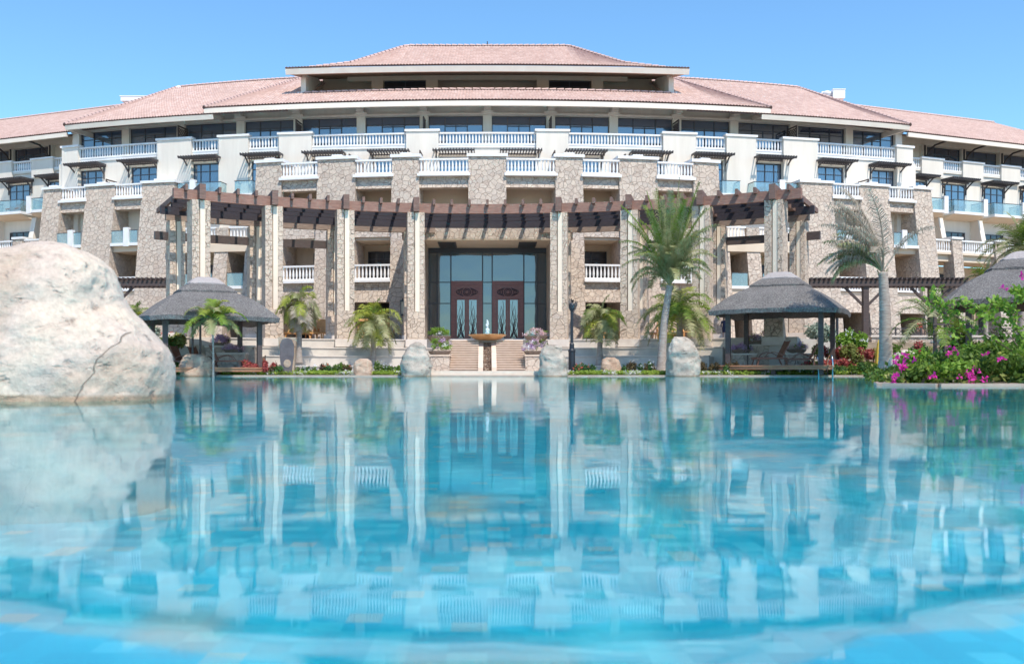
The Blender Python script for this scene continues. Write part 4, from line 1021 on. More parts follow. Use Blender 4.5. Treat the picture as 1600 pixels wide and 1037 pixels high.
# ------------------------------------------------------------------ boulders
def boulder(profR, profL, depth, loc, label, mat, seed, amp=0.06, nseg=48, freq=1.2, nz=40, fine=0.0):
    """stack of rounded slices; profR/profL = (z, x) of the right and left outline"""
    def ip(pr, z):
        for (z0, x0), (z1, x1) in zip(pr, pr[1:]):
            if z <= z1: return x0 + (x1 - x0) * (z - z0) / max(1e-6, z1 - z0)
        return pr[-1][1]
    zmax = profR[-1][0]; zmin = profR[0][0]; mb = MB()
    for i in range(nz + 1):
        t = i / nz; z = zmin + (zmax - zmin) * (1 - (1 - t) ** 1.6)
        xr, xl = ip(profR, z), ip(profL, z); cx = (xr + xl) / 2; hx = max(0.02, (xr - xl) / 2)
        fz = (z - zmin) / (zmax - zmin); hy = max(0.02, depth * math.sqrt(max(0.0, 1 - fz ** 3)))
        for j in range(nseg):
            a = 2 * math.pi * j / nseg; c, s = math.cos(a), math.sin(a); e = 0.8
            x = cx + hx * math.copysign(abs(c) ** e, c); y = hy * math.copysign(abs(s) ** e, s)
            p = Vector((x, y, z)); q = p * freq + Vector((seed * 7.1, seed * 3.3, 0))
            dsp = noise.fractal(q, 0.9, 2.1, 4) * amp + amp * 0.5 * noise.ridged_multi_fractal(q * 0.8, 1, 2, 3, 1, 2) * 0.3
            if fine: dsp += fine * (noise.ridged_multi_fractal(Vector((x * 1.1, y * 1.1, z * 1.6 + 4)), 1, 2.2, 5, 1, 2) - 1.1) + fine * .5 * noise.fractal(p * 7, 0.8, 2, 3)
            nrm = Vector((c / max(hx, .2), s / max(hy, .2), 0.3)).normalized()
            mb.v.append(tuple(p + nrm * dsp * (1.0 if s < 0 else 0.6)))
    for i in range(nz):
        for j in range(nseg):
            a = i * nseg + j; b = i * nseg + (j + 1) % nseg; mb.f.append((a, b, b + nseg, a + nseg)); mb.m.append(0)
    mb.f.append(tuple(nz * nseg + j for j in range(nseg))); mb.m.append(0); mb.f.append(tuple(range(nseg))[::-1]); mb.m.append(0)
    o = mb.build('boulder', mat, None, True); o.location = loc
    return tag(o, label, 'boulder')
DB = 12.2
def bz(py): return ZP(py, DB)
right = [(-1.36, XP(258, DB)), (0.0, XP(262, DB)), (bz(590), XP(266, DB)), (bz(570), XP(265, DB)), (bz(555), XP(260, DB)), (bz(545), XP(256, DB)), (bz(520), XP(232, DB)), (bz(500), XP(213, DB)), (bz(480), XP(192, DB)), (bz(465), XP(184, DB)), (bz(440), XP(178, DB)), (bz(420), XP(169, DB)), (bz(405), XP(155, DB)), (bz(395), XP(138, DB)), (bz(388), XP(122, DB)), (bz(382), XP(104, DB)), (bz(379), XP(82, DB))]
left = [(-1.36, -8.6), (0.3, -8.3), (1.0, -7.7), (1.4, XP(-90, DB)), (bz(400), XP(-20, DB)), (bz(392), XP(15, DB)), (bz(384), XP(45, DB)), (bz(379), XP(68, DB))]
big = boulder(right, left, 1.3, (0, DB, 0), 'huge pale smooth boulder rising from the water at the left edge of the pool', 'rock', 3, 0.06, 200, 1.5, 120, 0.045)
def rock(px0, px1, pytop, pybot, D, label, mat, seed, depth=None, shape=0):
    x0, x1 = XP(px0, D), XP(px1, D); cx = (x0 + x1) / 2; w = (x1 - x0) / 2; zt = ZP(pytop, D); zb = ZP(pybot, D)
    h = zt - zb
    if shape == 0: pf = [(0, 0.94), (0.3, 0.98), (0.6, 0.88), (0.8, 0.68), (0.92, 0.42), (1, 0.1)]
    elif shape == 1: pf = [(0, 1.0), (0.4, 0.95), (0.7, 0.8), (0.9, 0.5), (1, 0.15)]
    else: pf = [(0, 0.9), (0.3, 0.98), (0.65, 0.92), (0.85, 0.74), (1, 0.35)]
    r = [(-1.0, w)] + [(f * h, w * k * (1.0 if seed % 2 else 0.97)) for f, k in pf]
    l = [(-1.0, -w)] + [(f * h, -w * (k if seed % 2 else (1 - (1 - k) * 0.55))) for f, k in pf]
    return boulder(r, l, depth or w * 0.85, (cx, D, zb), label, mat, seed, w * 0.17, 56, 1.5 / max(0.6, w))
rock(627, 674, 534, 588, 54.4, 'tall pale rounded boulder at the poolside just left of the staircase', 'rockgrey', 1)
rock(842, 887, 538, 589, 54.2, 'tall pale boulder with a shaded left face just right of the staircase', 'rockgrey', 2)
rock(1042, 1093, 526, 588, 54.5, 'tallest grey upright boulder in front of the big palm', 'rockgrey', 4)
rock(553, 583, 560, 586, 55.3, 'small peach boulder left of the staircase among the flowers', 'rockpeach', 5, None, 2)
rock(938, 970, 558, 583, 56.0, 'small peach boulder in the flower bed right of the lamp post', 'rockpeach', 7, None, 2)
rock(283, 333, 553, 588, 54.0, 'cracked squat boulder at the foot of the left pavilion', 'rockpeach', 8, None, 2)
rock(1388, 1441, 546, 592, 43.5, 'smooth sloping boulder behind the bougainvillea at the foot of the leaning palm', 'rock', 9, None, 1)
# carved slab: stone holder and dark shield
D_ = 55.4
t = empty('carved_stele', (XP(449.5, D_), D_, 0.1), 'upright stone slab set with a dark pointed shield and a round medallion', 'sculpture')
mb = MB(); hh = ZP(527, D_) - 0.1
mb.hexa([(-0.32, -0.12, 0), (0.36, -0.12, 0), (0.36, 0.22, 0), (-0.32, 0.22, 0), (-0.52, -0.12, hh), (0.49, -0.12, hh), (0.49, 0.22, hh), (-0.52, 0.22, hh)]); mb.build('slab', 'rockpeach', t)
mb = MB(); pts = [(-0.24, 0.1), (-0.42, 1.1), (-0.41, 1.65), (-0.27, 1.95), (0, hh - 0.04), (0.25, 1.95), (0.38, 1.65), (0.38, 1.1), (0.24, 0.1)]
n = len(pts); mb.v = [(x, -0.2, z) for x, z in pts] + [(x, -0.121, z) for x, z in pts]; mb.f = [tuple(range(n)), tuple(range(n, 2 * n))[::-1]] + [(i, n + i, n + (i + 1) % n, (i + 1) % n) for i in range(n)]; mb.m = [0] * len(mb.f); mb.build('shield', 'slate', t)
mb = MB(); k = 16; mb.v = [(0.02 + 0.20 * math.cos(2 * math.pi * i / k), -0.24, 0.62 + 0.22 * math.sin(2 * math.pi * i / k)) for i in range(k)] + [(0.02 + 0.20 * math.cos(2 * math.pi * i / k), -0.2, 0.62 + 0.22 * math.sin(2 * math.pi * i / k)) for i in range(k)]
mb.f = [tuple(range(k)), tuple(range(k, 2 * k))[::-1]] + [(i, k + i, k + (i + 1) % k, (i + 1) % k) for i in range(k)]; mb.m = [0] * len(mb.f)
mb.tube([(0.02 + 0.12 * math.cos(i * math.pi / 6), -0.25, 0.62 + 0.13 * math.sin(i * math.pi / 6)) for i in range(13)], 0.015, 5); mb.build('medallion', 'rockpeach', t)

# ------------------------------------------------------------------ thatched pavilions
def pavilion(px, D, side, rot, zeave, zapex, label, post_z=0.45, deck=True):
    t = empty('thatched_pavilion', (XP(px, D), D, post_z), label, 'pavilion', 'thatched pavilions round the pool', rot)
    e0 = zeave - post_z; ht = zapex - zeave; hs = side / 2
    def shell(z0, z1, s0, s1, curve, mat, name, thick=0.24, n=9, parent=t):
        mb = MB(); m = 16
        per = []
        for c in range(4):
            for k in range(m):
                f = k / m; a = [(-1, -1), (1, -1), (1, 1), (-1, 1)]; p, q = a[c], a[(c + 1) % 4]
                per.append((p[0] + (q[0] - p[0]) * f, p[1] + (q[1] - p[1]) * f))
        P_ = len(per)
        for i in range(n + 1):
            f = i / n; s = s0 + (s1 - s0) * f
            z = z0 + (z1 - z0) * (f + curve * math.sin(math.pi * f))
            for (x, y) in per:
                rr = math.hypot(x, y); sag = 0.05 * (rr - 1) * (1 - f) ** 2 * -1
                rd = 1.0 - 0.10 * (rr - 1) + 0.01 * noise.noise(Vector((x * 14, y * 14, 2 + f)))      # rounded hips
                wob = (0.05 if i == 0 else 0.015) * noise.noise(Vector((x * 11, y * 11, z * 3))) + 0.02 * noise.noise(Vector((x * 2.5, y * 2.5, z)))
                mb.v.append((x * s * rd, y * s * rd, z + sag * s + wob))
        for i in range(n):
            for j in range(P_):
                a = i * P_ + j; b = i * P_ + (j + 1) % P_; mb.f.append((a, b, b + P_, a + P_)); mb.m.append(0)
        mb.f.append(tuple(n * P_ + j for j in range(P_))); mb.m.append(0)
        k = len(mb.v)       # thick cut edge and underside
        for j, (x, y) in enumerate(per): v = mb.v[j]; mb.v.append((v[0] * 0.985, v[1] * 0.985, v[2] - thick * (1 + 0.25 * noise.noise(Vector((x * 23, y * 23, 1))))))
        for j in range(P_): mb.f.append((j, (j + 1) % P_, k + (j + 1) % P_, k + j)); mb.m.append(0)
        for i in range(4):
            f = i / 3 * 0.9; k2 = len(mb.v)
            for j, (x, y) in enumerate(per): v = mb.v[k + j]; mb.v.append((v[0] * (1 - f * 0.95), v[1] * (1 - f * 0.95), v[2] + (z1 - z0) * f * 0.75 + 0.02))
            if i > 0:
                for j in range(P_): mb.f.append((k2 - P_ + j, k2 - P_ + (j + 1) % P_, k2 + (j + 1) % P_, k2 + j)); mb.m.append(0)
        return mb.build(name, mat, parent, False)
    rf = shell(e0, e0 + ht * 0.66, hs, hs * 0.33, 0.11, 'thatch', 'roof')
    shell(e0 + ht * 0.64, e0 + ht * 0.84, hs * 0.44, hs * 0.22, 0.12, 'thatch', 'roof_tier', 0.15, 5, rf)
    shell(e0 + ht * 0.83, e0 + ht, hs * 0.28, hs * 0.06, 0.25, 'thatchcap', 'roof_cap', 0.10, 5, rf)
    ps_ = hs * 0.70
    for sx, sy in ((-1, -1), (1, -1), (1, 1), (-1, 1)):
        mb = MB(); mb.box(sx * ps_ - 0.13, sx * ps_ + 0.13, sy * ps_ - 0.13, sy * ps_ + 0.13, -0.4 if not deck else 0.0, e0 + 0.25); mb.build('post', 'darkwood', t)
    mb = MB()
    for k in range(4):
        a = [(-1, -1), (1, -1), (1, 1), (-1, 1)]; p, q = a[k], a[(k + 1) % 4]
        mb.bar((p[0] * ps_, p[1] * ps_, e0 + 0.16 + 0.002 * k), (q[0] * ps_, q[1] * ps_, e0 + 0.16 + 0.002 * k), 0.12, 0.2)
        for i in range(8):
            f = 0.02 + 0.96 * i / 7; x = p[0] * ps_ + (q[0] - p[0]) * ps_ * f; y = p[1] * ps_ + (q[1] - p[1]) * ps_ * f
            o_ = ((p[0] + q[0]) / 2, (p[1] + q[1]) / 2)
            mb.bar((x + o_[0] * hs * 0.25, y + o_[1] * hs * 0.25, e0 - 0.12), (x * 0.45, y * 0.45, e0 + ht * 0.42), 0.08, 0.12)
    mb.build('rafters', 'brownwood', t)
    if deck:
        mb = MB(); d = hs * 0.83; n = 22
        for i in range(n): y0 = -d + 2 * d * i / n; mb.box(-d, d, y0, y0 + 2 * d / n - 0.02, -0.08, 0.0)
        mb.box(-d + .02, d - .02, -d + .05, d - .05, -0.24, -0.085); mb.build('deck', 'deckwood', t)
        mb = MB()
        for sx, sy in ((-1, -1), (1, -1), (1, 1), (-1, 1), (0, -1), (0, 1)): mb.box(sx * d * .85 - .12, sx * d * .85 + .12, sy * d * .85 - .12, sy * d * .85 + .12, -0.5, -0.245)
        mb.build('deck_footing', 'darkwood', t)
    return t
pavilion(1221, 57.3, 7.15, R(-26), 3.72, 5.98, 'grey thatched pavilion with two dark loungers, right of the entrance', 0.62)
pavilion(320, 56.6, 7.2, R(26), 3.28, 5.62, 'grey thatched pavilion behind the huge boulder, left of the entrance', 0.50)
pavilion(1602, 50.0, 8.2, R(-20), 3.75, 6.3, 'grey thatched pavilion at the right edge behind the bougainvillea', 0.5)
pavilion(112, 70.0, 7.6, R(20), 4.3, 6.9, 'thatched pavilion almost wholly hidden by the huge boulder', 1.2)

# ------------------------------------------------------------------ dark timber garden pergolas at the sides
def garden_pergola(px0, px1, D, ztop, posts, label, sx):
    x0, x1 = XP(px0, D), XP(px1, D)
    t = empty('garden_pergola', ((x0 + x1) / 2, D, 2.0), label, 'pergola', world=True)
    for y in (D, D + 2.6): mb = MB(); mb.box(x0, x1, y - 0.08, y + 0.08, ztop - 0.45, ztop - 0.17); mb.build('beam', 'darkwood', t)
    mb = MB(); n = int((x1 - x0) / 0.34)
    for i in range(n): x = x0 + (i + .5) * (x1 - x0) / n; mb.box(x - 0.05, x + 0.05, D - 0.5, D + 3.1, ztop - 0.17, ztop)
    mb.build('slats', 'darkwood', t)
    for y in (D - 0.3, D + 0.7, D + 1.5): mb = MB(); mb.box(x0 - .1, x1 + .1, y - 0.04, y + 0.04, ztop - 0.62, ztop - 0.455); mb.build('purlin', 'darkwood', t)
    for px in posts:
        x = XP(px, D)
        mb = MB(); mb.box(x - 0.2, x + 0.2, D - 0.2, D + 0.2, ZP(528, D), ztop - 0.455); mb.build('post', 'darkwood', t)
        mb = MB()
        for s_ in (-1, 1): mb.bar((x + s_ * 0.18, D, ztop - 2.0), (x + s_ * 1.5, D, ztop - 0.7), 0.16, 0.18, (0, 1, 0))
        mb.build('brace', 'darkwood', t)
        mb = MB(); mb.box(x - 0.5, x + 0.5, D - 0.5, D + 0.5, 0.3, ZP(531, D)); mb.build('pedestal', 'stone', t)
        mb = MB(); mb.box(x - 0.6, x + 0.6, D - 0.6, D + 0.6, ZP(531, D), ZP(528, D)); mb.build('coping', 'coping', t)
garden_pergola(1262, 1512, 73.0, 7.1, (1352, 1455), 'dark timber pergola on stone pedestals in front of the right stone block', 1)
garden_pergola(60, 272, 73.0, 7.1, (176,), 'dark timber pergola behind the boulder in front of the left stone block', -1)
# railing and terrace wall right
t = empty('garden_wall', (XP(1410, 72), 72, 1.0), 'low flagstone wall topped by an ornate dark railing below the right stone block', 'wall', world=True)
x0, x1 = XP(1362, 71), XP(1600, 71)
mb = MB(); mb.box(x0, x1, 71.0, 71.5, 0.3, 2.7); mb.build('wall', 'stone', t)
mb = MB(); mb.box(x0 - .1, x1 + .1, 70.9, 71.6, 2.7, 2.82); mb.build('coping', 'coping', t)
mb = MB(); mb.box(x0, x1, 71.22, 71.28, 3.30, 3.36); mb.box(x0, x1, 71.22, 71.28, 2.88, 2.93)
for i in range(30):
    x = x0 + (x1 - x0) * i / 30; w = (x1 - x0) / 30
    mb.tube([(x + w / 2 + w * .42 * math.cos(a * math.pi / 5), 71.25, 3.12 + 0.16 * math.sin(a * math.pi / 5)) for a in range(11)], 0.025, 5)
    if i % 5 == 0: mb.box(x - .04, x + .04, 71.2, 71.3, 2.82, 3.4)
mb.build('railing', 'ironwork', t)

# ------------------------------------------------------------------ palms
def frond(mb, base, az, el, L, droop, leaf, nl=26, width=0.05, seed=0, wind=(0, 0), hang=0.5, f0=0.14):
    rg = random.Random(seed); pts = []; d = Vector((math.cos(az) * math.cos(el), math.sin(az) * math.cos(el), math.sin(el))); p = Vector(base)
    n = 12
    for i in range(n + 1):
        pts.append(p.copy()); d = (d + Vector((wind[0] * 0.09, wind[1] * 0.09, -droop * (0.5 + i / n) / n))).normalized(); p = p + d * L / n
    mb.tube(pts, [0.04 * L / 3 * (1 - i / (n + 1)) + 0.006 for i in range(n + 1)], 4, False)
    for i in range(nl):
        f = f0 + (1 - f0) * (i + rg.random() * 0.5) / nl; k = min(n - 1, int(f * n)); q = pts[k].lerp(pts[k + 1], f * n - k)
        t = (pts[k + 1] - pts[k]).normalized(); s = t.cross(Vector((0, 0, 1)))
        if s.length < 0.05: s = Vector((math.sin(az), -math.cos(az), 0))
        s.normalize(); up = s.cross(t)
        l = leaf * (0.55 + 0.45 * math.sin(math.pi * min(1, f * 0.9 + 0.15))) * rg.uniform(0.8, 1.1)
        for sg in (-1, 1):
            dr = (s * sg * 0.85 + t * rg.uniform(0.35, 0.65) + up * rg.uniform(0.0, 0.3) + Vector((wind[0] * 0.4, wind[1] * 0.4, 0))).normalized()
            w = t * width * rg.uniform(0.7, 1.2)
            m1 = q + dr * l * 0.5; dn = (dr + Vector((0, 0, -hang * rg.uniform(0.6, 1.6)))).normalized(); tip = m1 + dn * l * 0.5
            mb.add([q - w * 0.5, q + w * 0.5, m1 + w * 0.45, m1 - w * 0.45, tip], [(0, 1, 2, 3), (3, 2, 4)])
def palm(px, D, pybase, pytop_trunk, r0, r1, fronds, L, label, seed, mats=('frond', 'frondgrey', 'frondyellow'), lean=0.0, wind=(0, 0), leaf=0.7, group='palm trees round the pool', width=0.06, droop=1.6, nl=26, hang=0.5, zb=None, name='palm_tree', elmin=-0.5, sink=0.0, weights=(5, 4, 1), azc=None, f0=0.14, dv=0.2, arch=0.0):
    zb_ = ZP(pybase, D) if zb is None else zb
    loc = (XP(px, D), D, zb_)
    t = empty(name, loc, label, 'palm tree', group)
    h = ZP(pytop_trunk, D) - zb_; rg = random.Random(seed)
    mb = MB(); n = 26; pts = []; rad = []
    for i in range(n * 2 + 1):
        f = i / (n * 2); pts.append((lean * f * f, 0.05 * math.sin(f * 5), h * f))
        flare = 0.55 * math.exp(-f * 9); rad.append((r0 + (r1 - r0) * f) * (1 + flare) * (1.04 if i % 2 else 0.97))
    mb.tube(pts, rad, 12); mb.build('trunk', 'bark', t, True)
    top = Vector((lean, 0.0, h))
    cr = MB(); tot = sum(weights)
    for i in range(fronds):
        az = i * 2.39996 + rg.uniform(-0.2, 0.2); f = i / fronds
        if azc is not None: az = azc + rg.gauss(0, 1.0)
        el = 1.45 - (1.45 - elmin) * (f ** 0.85) + rg.uniform(-0.1, 0.1)
        x = rg.uniform(0, tot); mi = 0 if x < weights[0] else (1 if x < weights[0] + weights[1] else 2)
        if f > 0.7 and mi == 0: mi = 1
        cr.mi = mi
        frond(cr, top + Vector((0, 0, -sink * f)), az, el, L * rg.uniform(0.85, 1.1) * (0.8 if f < 0.15 and not arch else 1) * (1 - 0.45 * arch * f), (droop * (1 + arch * (2.2 * f - 0.5))) * rg.uniform(1 - dv, 1 + dv), leaf, nl, width, seed * 100 + i, wind, hang, f0)
    for k in range(8):   # cut stems under the crown
        a = k * 2.4; cr.mi = 1; cr.tube([top + Vector((0, 0, -0.5)), top + Vector((math.cos(a) * 0.25, math.sin(a) * 0.25, 0.15 - 0.05 * k))], [0.07, 0.03], 5)
    cr.build('crown', list(mats), t, False, False)
    return t
palm(467, 60.8, 568, 474, 0.17, 0.15, 38, 1.75, 'short shaggy grey palm right of the left pavilion', 11, ('frondgrey', 'fronddry', 'frondyellow'), 0.05, leaf=0.8, width=0.045, droop=2.9, nl=34, weights=(4, 4, 2), elmin=-1.1, hang=1.0)
palm(583, 62.4, 572, 503, 0.19, 0.14, 30, 2.2, 'short palm with yellow green heart left of the staircase', 12, ('frondyellow', 'frondgrey', 'frondyellow'), 0.02, leaf=0.75, width=0.045, droop=2.4, nl=34, weights=(2, 6, 2), elmin=-0.4, hang=0.9)
palm(937, 62.4, 572, 498, 0.18, 0.14, 32, 1.85, 'short round palm between the lamp post and the tall palms', 13, ('frondyellow', 'frondgrey', 'frond'), 0.1, leaf=0.75, width=0.045, droop=2.6, nl=32, weights=(2, 6, 2), elmin=-0.5, hang=0.9)
palm(1034, 57.0, 583, 446, 0.25, 0.18, 66, 5.7, 'tallest green palm with a great feathery crown in front of the colonnade', 14, ('frond', 'frondgrey', 'frondyellow'), 0.45, leaf=0.66, width=0.05, droop=0.85, nl=48, elmin=1.05, weights=(6, 6, 1), hang=1.9, f0=0.22, dv=0.45, arch=1.1)
palm(1063, 61.6, 560, 490, 0.22, 0.18, 32, 2.9, 'shorter palm behind and right of the tallest palm', 15, ('frond', 'frondgrey', 'frondyellow'), -0.1, leaf=0.85, width=0.05, droop=2.2, nl=40, weights=(6, 3, 3), elmin=-0.2, hang=0.8)
palm(1385, 50.0, 590, 425, 0.34, 0.22, 30, 4.6, 'bare trunked tall palm with dry wind blown grey fronds on the right', 16, ('fronddry', 'frondgrey', 'fronddry'), -0.2, (-0.45, 0.0), leaf=0.85, width=0.04, droop=0.9, nl=44, weights=(8, 2, 2), elmin=0.9, hang=1.8, zb=0.04, azc=3.1, f0=0.3, dv=0.5, arch=0.9)
palm(333, 53.2, 570, 500, 0.06, 0.045, 18, 1.9, 'young slender palm in front of the left pavilion', 17, ('frond', 'frondgrey', 'frondyellow'), 0.0, (0.25, 0), leaf=0.6, width=0.06, droop=2.2, nl=34, weights=(5, 4, 2), elmin=0.1, zb=-0.4)
palm(212, 65, 545, 497, 0.15, 0.12, 18, 1.6, 'small green palm peeping over the huge boulder', 18, leaf=0.55, droop=2.0, nl=18, elmin=-0.1)
palm(1460, 47.0, 590, 505, 0.07, 0.05, 16, 2.4, 'young palm tied to stakes behind the bougainvillea', 19, ('frondgrey', 'frond', 'frondgrey'), 0.0, leaf=0.6, width=0.045, droop=2.2, nl=30, weights=(5, 3, 3), elmin=0.1, zb=0.04)
palm(1597, 60, 580, 385, 0.22, 0.18, 30, 2.9, 'palm crown rising above the right edge pavilion', 20, ('frond', 'frondgrey', 'frondyellow'), 0.0, leaf=0.8, width=0.05, droop=2.0, nl=36, elmin=-0.5)
palm(1541, 68, 560, 436, 0.15, 0.12, 20, 1.8, 'small fan of green fronds behind the right edge pavilion', 21, leaf=0.6, droop=1.8, nl=26, elmin=-0.2, zb=1.5)

# ------------------------------------------------------------------ shrubs, flowers
def leafcloud(mb, c, rx, ry, rz, n, size, rg, shell=0.5, flat=0.0):
    for _ in range(n):
        u = Vector((rg.gauss(0, 1), rg.gauss(0, 1), rg.gauss(0, 1))).normalized(); r = (shell + (1 - shell) * rg.random()) ** 0.6
        p = Vector((c[0] + u.x * rx * r, c[1] + u.y * ry * r, c[2] + u.z * rz * r))
        a = Vector((rg.gauss(0, 1), rg.gauss(0, 1), rg.gauss(0, 1) * (1 - flat))).normalized(); b = a.cross(u + Vector((0.1, 0.2, 0.5))).normalized()
        s = size * rg.uniform(0.6, 1.3); m = p + a * s * 0.5
        mb.add([p, m + b * s * 0.32, p + a * s, m - b * s * 0.32], [(0, 1, 2, 3)])
def shrub(name, loc, blobs, leafn, size, mats, label, cat, seed, flowers=None, group=None, stems=True, world=True):
    t = empty(name, loc, label, cat, group, world=True)
    rg = random.Random(seed); mb = MB()
    for (x, y, z, rx, ry, rz) in blobs:
        k = max(1, int(leafn * rx * rz / sum(b[3] * b[5] for b in blobs)))
        sub = max(1, k // 260)
        for _ in range(sub):
            ox, oy, oz = rg.uniform(-.35, .35) * rx, rg.uniform(-.35, .35) * ry, rg.uniform(-.35, .35) * rz
            mb.mi = rg.randrange(len(mats)); leafcloud(mb, (x + ox, y + oy, z + oz), rx * .75, ry * .75, rz * .75, k // sub, size, rg, 0.35)
    mb.build('foliage', mats, t, False, False)
    if flowers:
        fm, fn, fs = flowers; fb = MB()
        for i in range(fn):
            (x, y, z, rx, ry, rz) = blobs[rg.randrange(len(blobs))]; a = rg.uniform(0, 6.28); e = rg.uniform(-0.1, 1.3)
            c = (x + rx * .95 * math.cos(e) * math.cos(a), y - abs(ry * .95 * math.cos(e) * math.sin(a)), z + rz * .95 * math.sin(e))
            leafcloud(fb, c, fs, fs, fs, 7, fs * 1.3, rg, 0.2)
        fb.build('flowers', fm, t, False, False)
    if stems:
        sb = MB()
        for (x, y, z, rx, ry, rz) in blobs[:6]: sb.tube([(x, y, min(loc[2], z)), (x + rg.uniform(-.1, .1), y, z)], [0.04, 0.02], 5)
        sb.build('stems', 'barkdark', t)
    return t
# bougainvillea on the near bed
rg = random.Random(5); bl = []
for i in range(46):
    x = 9.8 + 7.3 * rg.random() ** 0.8 * 1.0; top = 0.30 + max(0, (x - 9.3)) * 0.165
    z = rg.uniform(0.1, max(0.2, top)); bl.append((x, 23.6 + rg.uniform(-0.9, 2.0) + 0.1 * (x - 9), z, rg.uniform(.4, .75), rg.uniform(.4, .7), rg.uniform(.22, .42)))
bl = [(9.65, 22.9, 0.22, .3, .3, .25), (10.0, 22.9, 0.3, .4, .4, .25)] + bl
BG = shrub('bougainvillea', (13, 24, 0.05), bl, 15000, 0.13, ['leaf', 'leafbright', 'leaf', 'leafdark'], 'sprawling bougainvillea with magenta blossom on the near right bank', 'shrub', 5)
fb = MB(); rg = random.Random(6)
for (px, py, n, s) in ((1405, 562, 10, .16), (1412, 572, 8, .14), (1418, 558, 6, .12), (1395, 588, 8, .1), (1522, 582, 12, .16), (1512, 592, 9, .14), (1532, 594, 9, .14), (1489, 550, 6, .1), (1565, 562, 5, .08), (1460, 588, 4, .08), (1400, 594, 4, .1), (1489, 545, 4, .07), (1535, 552, 3, .07), (1572, 448, 3, .08), (1592, 432, 3, .08)):
    D = 22.3 if py > 560 else 22.9
    for _ in range(max(2, n * 2 // 3)): leafcloud(fb, (XP(px, D) + rg.gauss(0, s * .55), D + rg.uniform(-.15, .15), ZP(py, D) + rg.gauss(0, s * .4)), s * .3, s * .3, s * .3, 6, 0.085, rg, 0.1)
fb.build('blossom', 'flowermagenta', BG, False, False)
# arching shoots
sb = MB(); lb = MB(); rg = random.Random(9)
for (p0, p1, p2) in (((1600, 560), (1530, 500), (1440, 470)), ((1590, 540), (1560, 470), (1480, 470)), ((1600, 500), (1570, 440), (1530, 500)), ((1540, 590), (1500, 520), (1450, 455)), ((1620, 560), (1600, 500), (1560, 470)), ((1610, 480), (1596, 430), (1585, 470))):
    D = 23.4; pts = []
    for i in range(13):
        f = i / 12; x = (1 - f) ** 2 * p0[0] + 2 * f * (1 - f) * p1[0] + f * f * p2[0]; y = (1 - f) ** 2 * p0[1] + 2 * f * (1 - f) * p1[1] + f * f * p2[1]
        pts.append((XP(x, D), D + 0.3 * math.sin(f * 4), ZP(y, D)))
    sb.tube(pts, 0.012, 4)
    for p in pts[2:]: leafcloud(lb, p, .16, .16, .12, 12, 0.14, rg, 0.1)
sb.build('shoots', 'barkdark', BG); lb.build('leaves', 'leafbright', BG, False, False)
# taller growth behind at right edge
bl = [(XP(1615, 26), 26, 0.9, .5, .6, .7), (XP(1565, 26), 26, 0.5, .6, .5, .4), (XP(1520, 27), 27, 0.55, .6, .5, .5), (XP(1640, 26), 26, 1.0, .7, .6, .9)]
shrub('garden_shrub', (XP(1590, 26), 26, 0.05), bl, 5200, 0.15, ['leaf', 'leafdark', 'leafbright'], 'taller leafy shrub at the right edge behind the bougainvillea', 'shrub', 8)
def SH(px, py0, py1, D, w, n, size, mats, label, seed, flowers=None, nb=4, name='garden_shrub', cat='shrub', group=None, zb=None):
    z0, z1 = ZP(py1, D), ZP(py0, D); zb = z0 if zb is None else zb
    rg = random.Random(seed); bl = []; W = w * D / FO
    for i in range(nb):
        x = XP(px, D) + W * ((i + .5) / nb - .5) * 0.9; hh = (z1 - z0) * rg.uniform(.7, 1.0)
        bl.append((x, D + rg.uniform(-.3, .3), z0 + hh * .5, W / nb * .75, max(.3, min(1.0, W / nb)), hh * .52))
    return shrub(name, (XP(px, D), D, zb), bl, n, size, mats, label, cat, seed, flowers, group)
SH(1330, 502, 548, 61.9, 44, 2400, .22, ['leafbright'], 'bright green round leafed bush with white blossoms right of the pavilion', 31, ('flowerwhite', 14, .08), 3)
SH(1290, 560, 585, 55.4, 60, 0, .1, ['leafdark'], 'x', 30) if False else None
SH(1340, 564, 586, 55.4, 105, 4200, .12, ['leafdark', 'leaf'], 'clipped dark green hedge along the pool right of the ladder', 32, None, 8, 'hedge', 'hedge')
SH(1255, 572, 586, 55.3, 66, 1500, .11, ['leaf', 'leafdark'], 'low green hedge with pale flowers in front of the right pavilion deck', 33, ('flowerwhite', 24, .06), 6, 'hedge', 'hedge')
SH(1285, 500, 535, 63.7, 40, 1300, .2, ['leafgrey'], 'silvery green bush behind the right pavilion posts', 34, None, 2)
SH(1300, 535, 562, 59.1, 62, 2400, .14, ['leafolive', 'leafred'], 'olive and orange tinted shrubs beside the right pavilion', 35, ('flowerpink', 20, .06), 5)
SH(1345, 535, 566, 58.2, 58, 2400, .14, ['leafolive', 'leafolive', 'leafred'], 'mixed olive and russet shrub mass below the bright bush', 36, None, 5)
SH(1300, 560, 574, 56.3, 50, 900, .14, ['leafred'], 'low coral red foliage plant between hedge and pavilion', 37, None, 4)
SH(1392, 535, 575, 58.2, 34, 1300, .14, ['leafolive', 'leaf'], 'tall olive green shrub behind the leaning palm trunk', 38, None, 3)
SH(1440, 520, 570, 60.1, 44, 1500, .16, ['leafolive', 'leafdark', 'leafred'], 'dull green and reddish shrubs below the terrace railing', 39, None, 4)
SH(1500, 490, 590, 50, 60, 2600, .18, ['leaf', 'leafbright', 'leafolive'], 'light green shrub beside the staked young palm', 40, None, 4)
SH(1560, 500, 590, 48, 80, 3000, .18, ['leafdark', 'leafolive', 'leaf'], 'dense shrub under the right edge pavilion', 41, None, 4)
SH(1395, 570, 592, 43.0, 30, 500, .14, ['leafred', 'leafolive'], 'small russet shrub on the bank beside the sloping boulder', 42, None, 2)
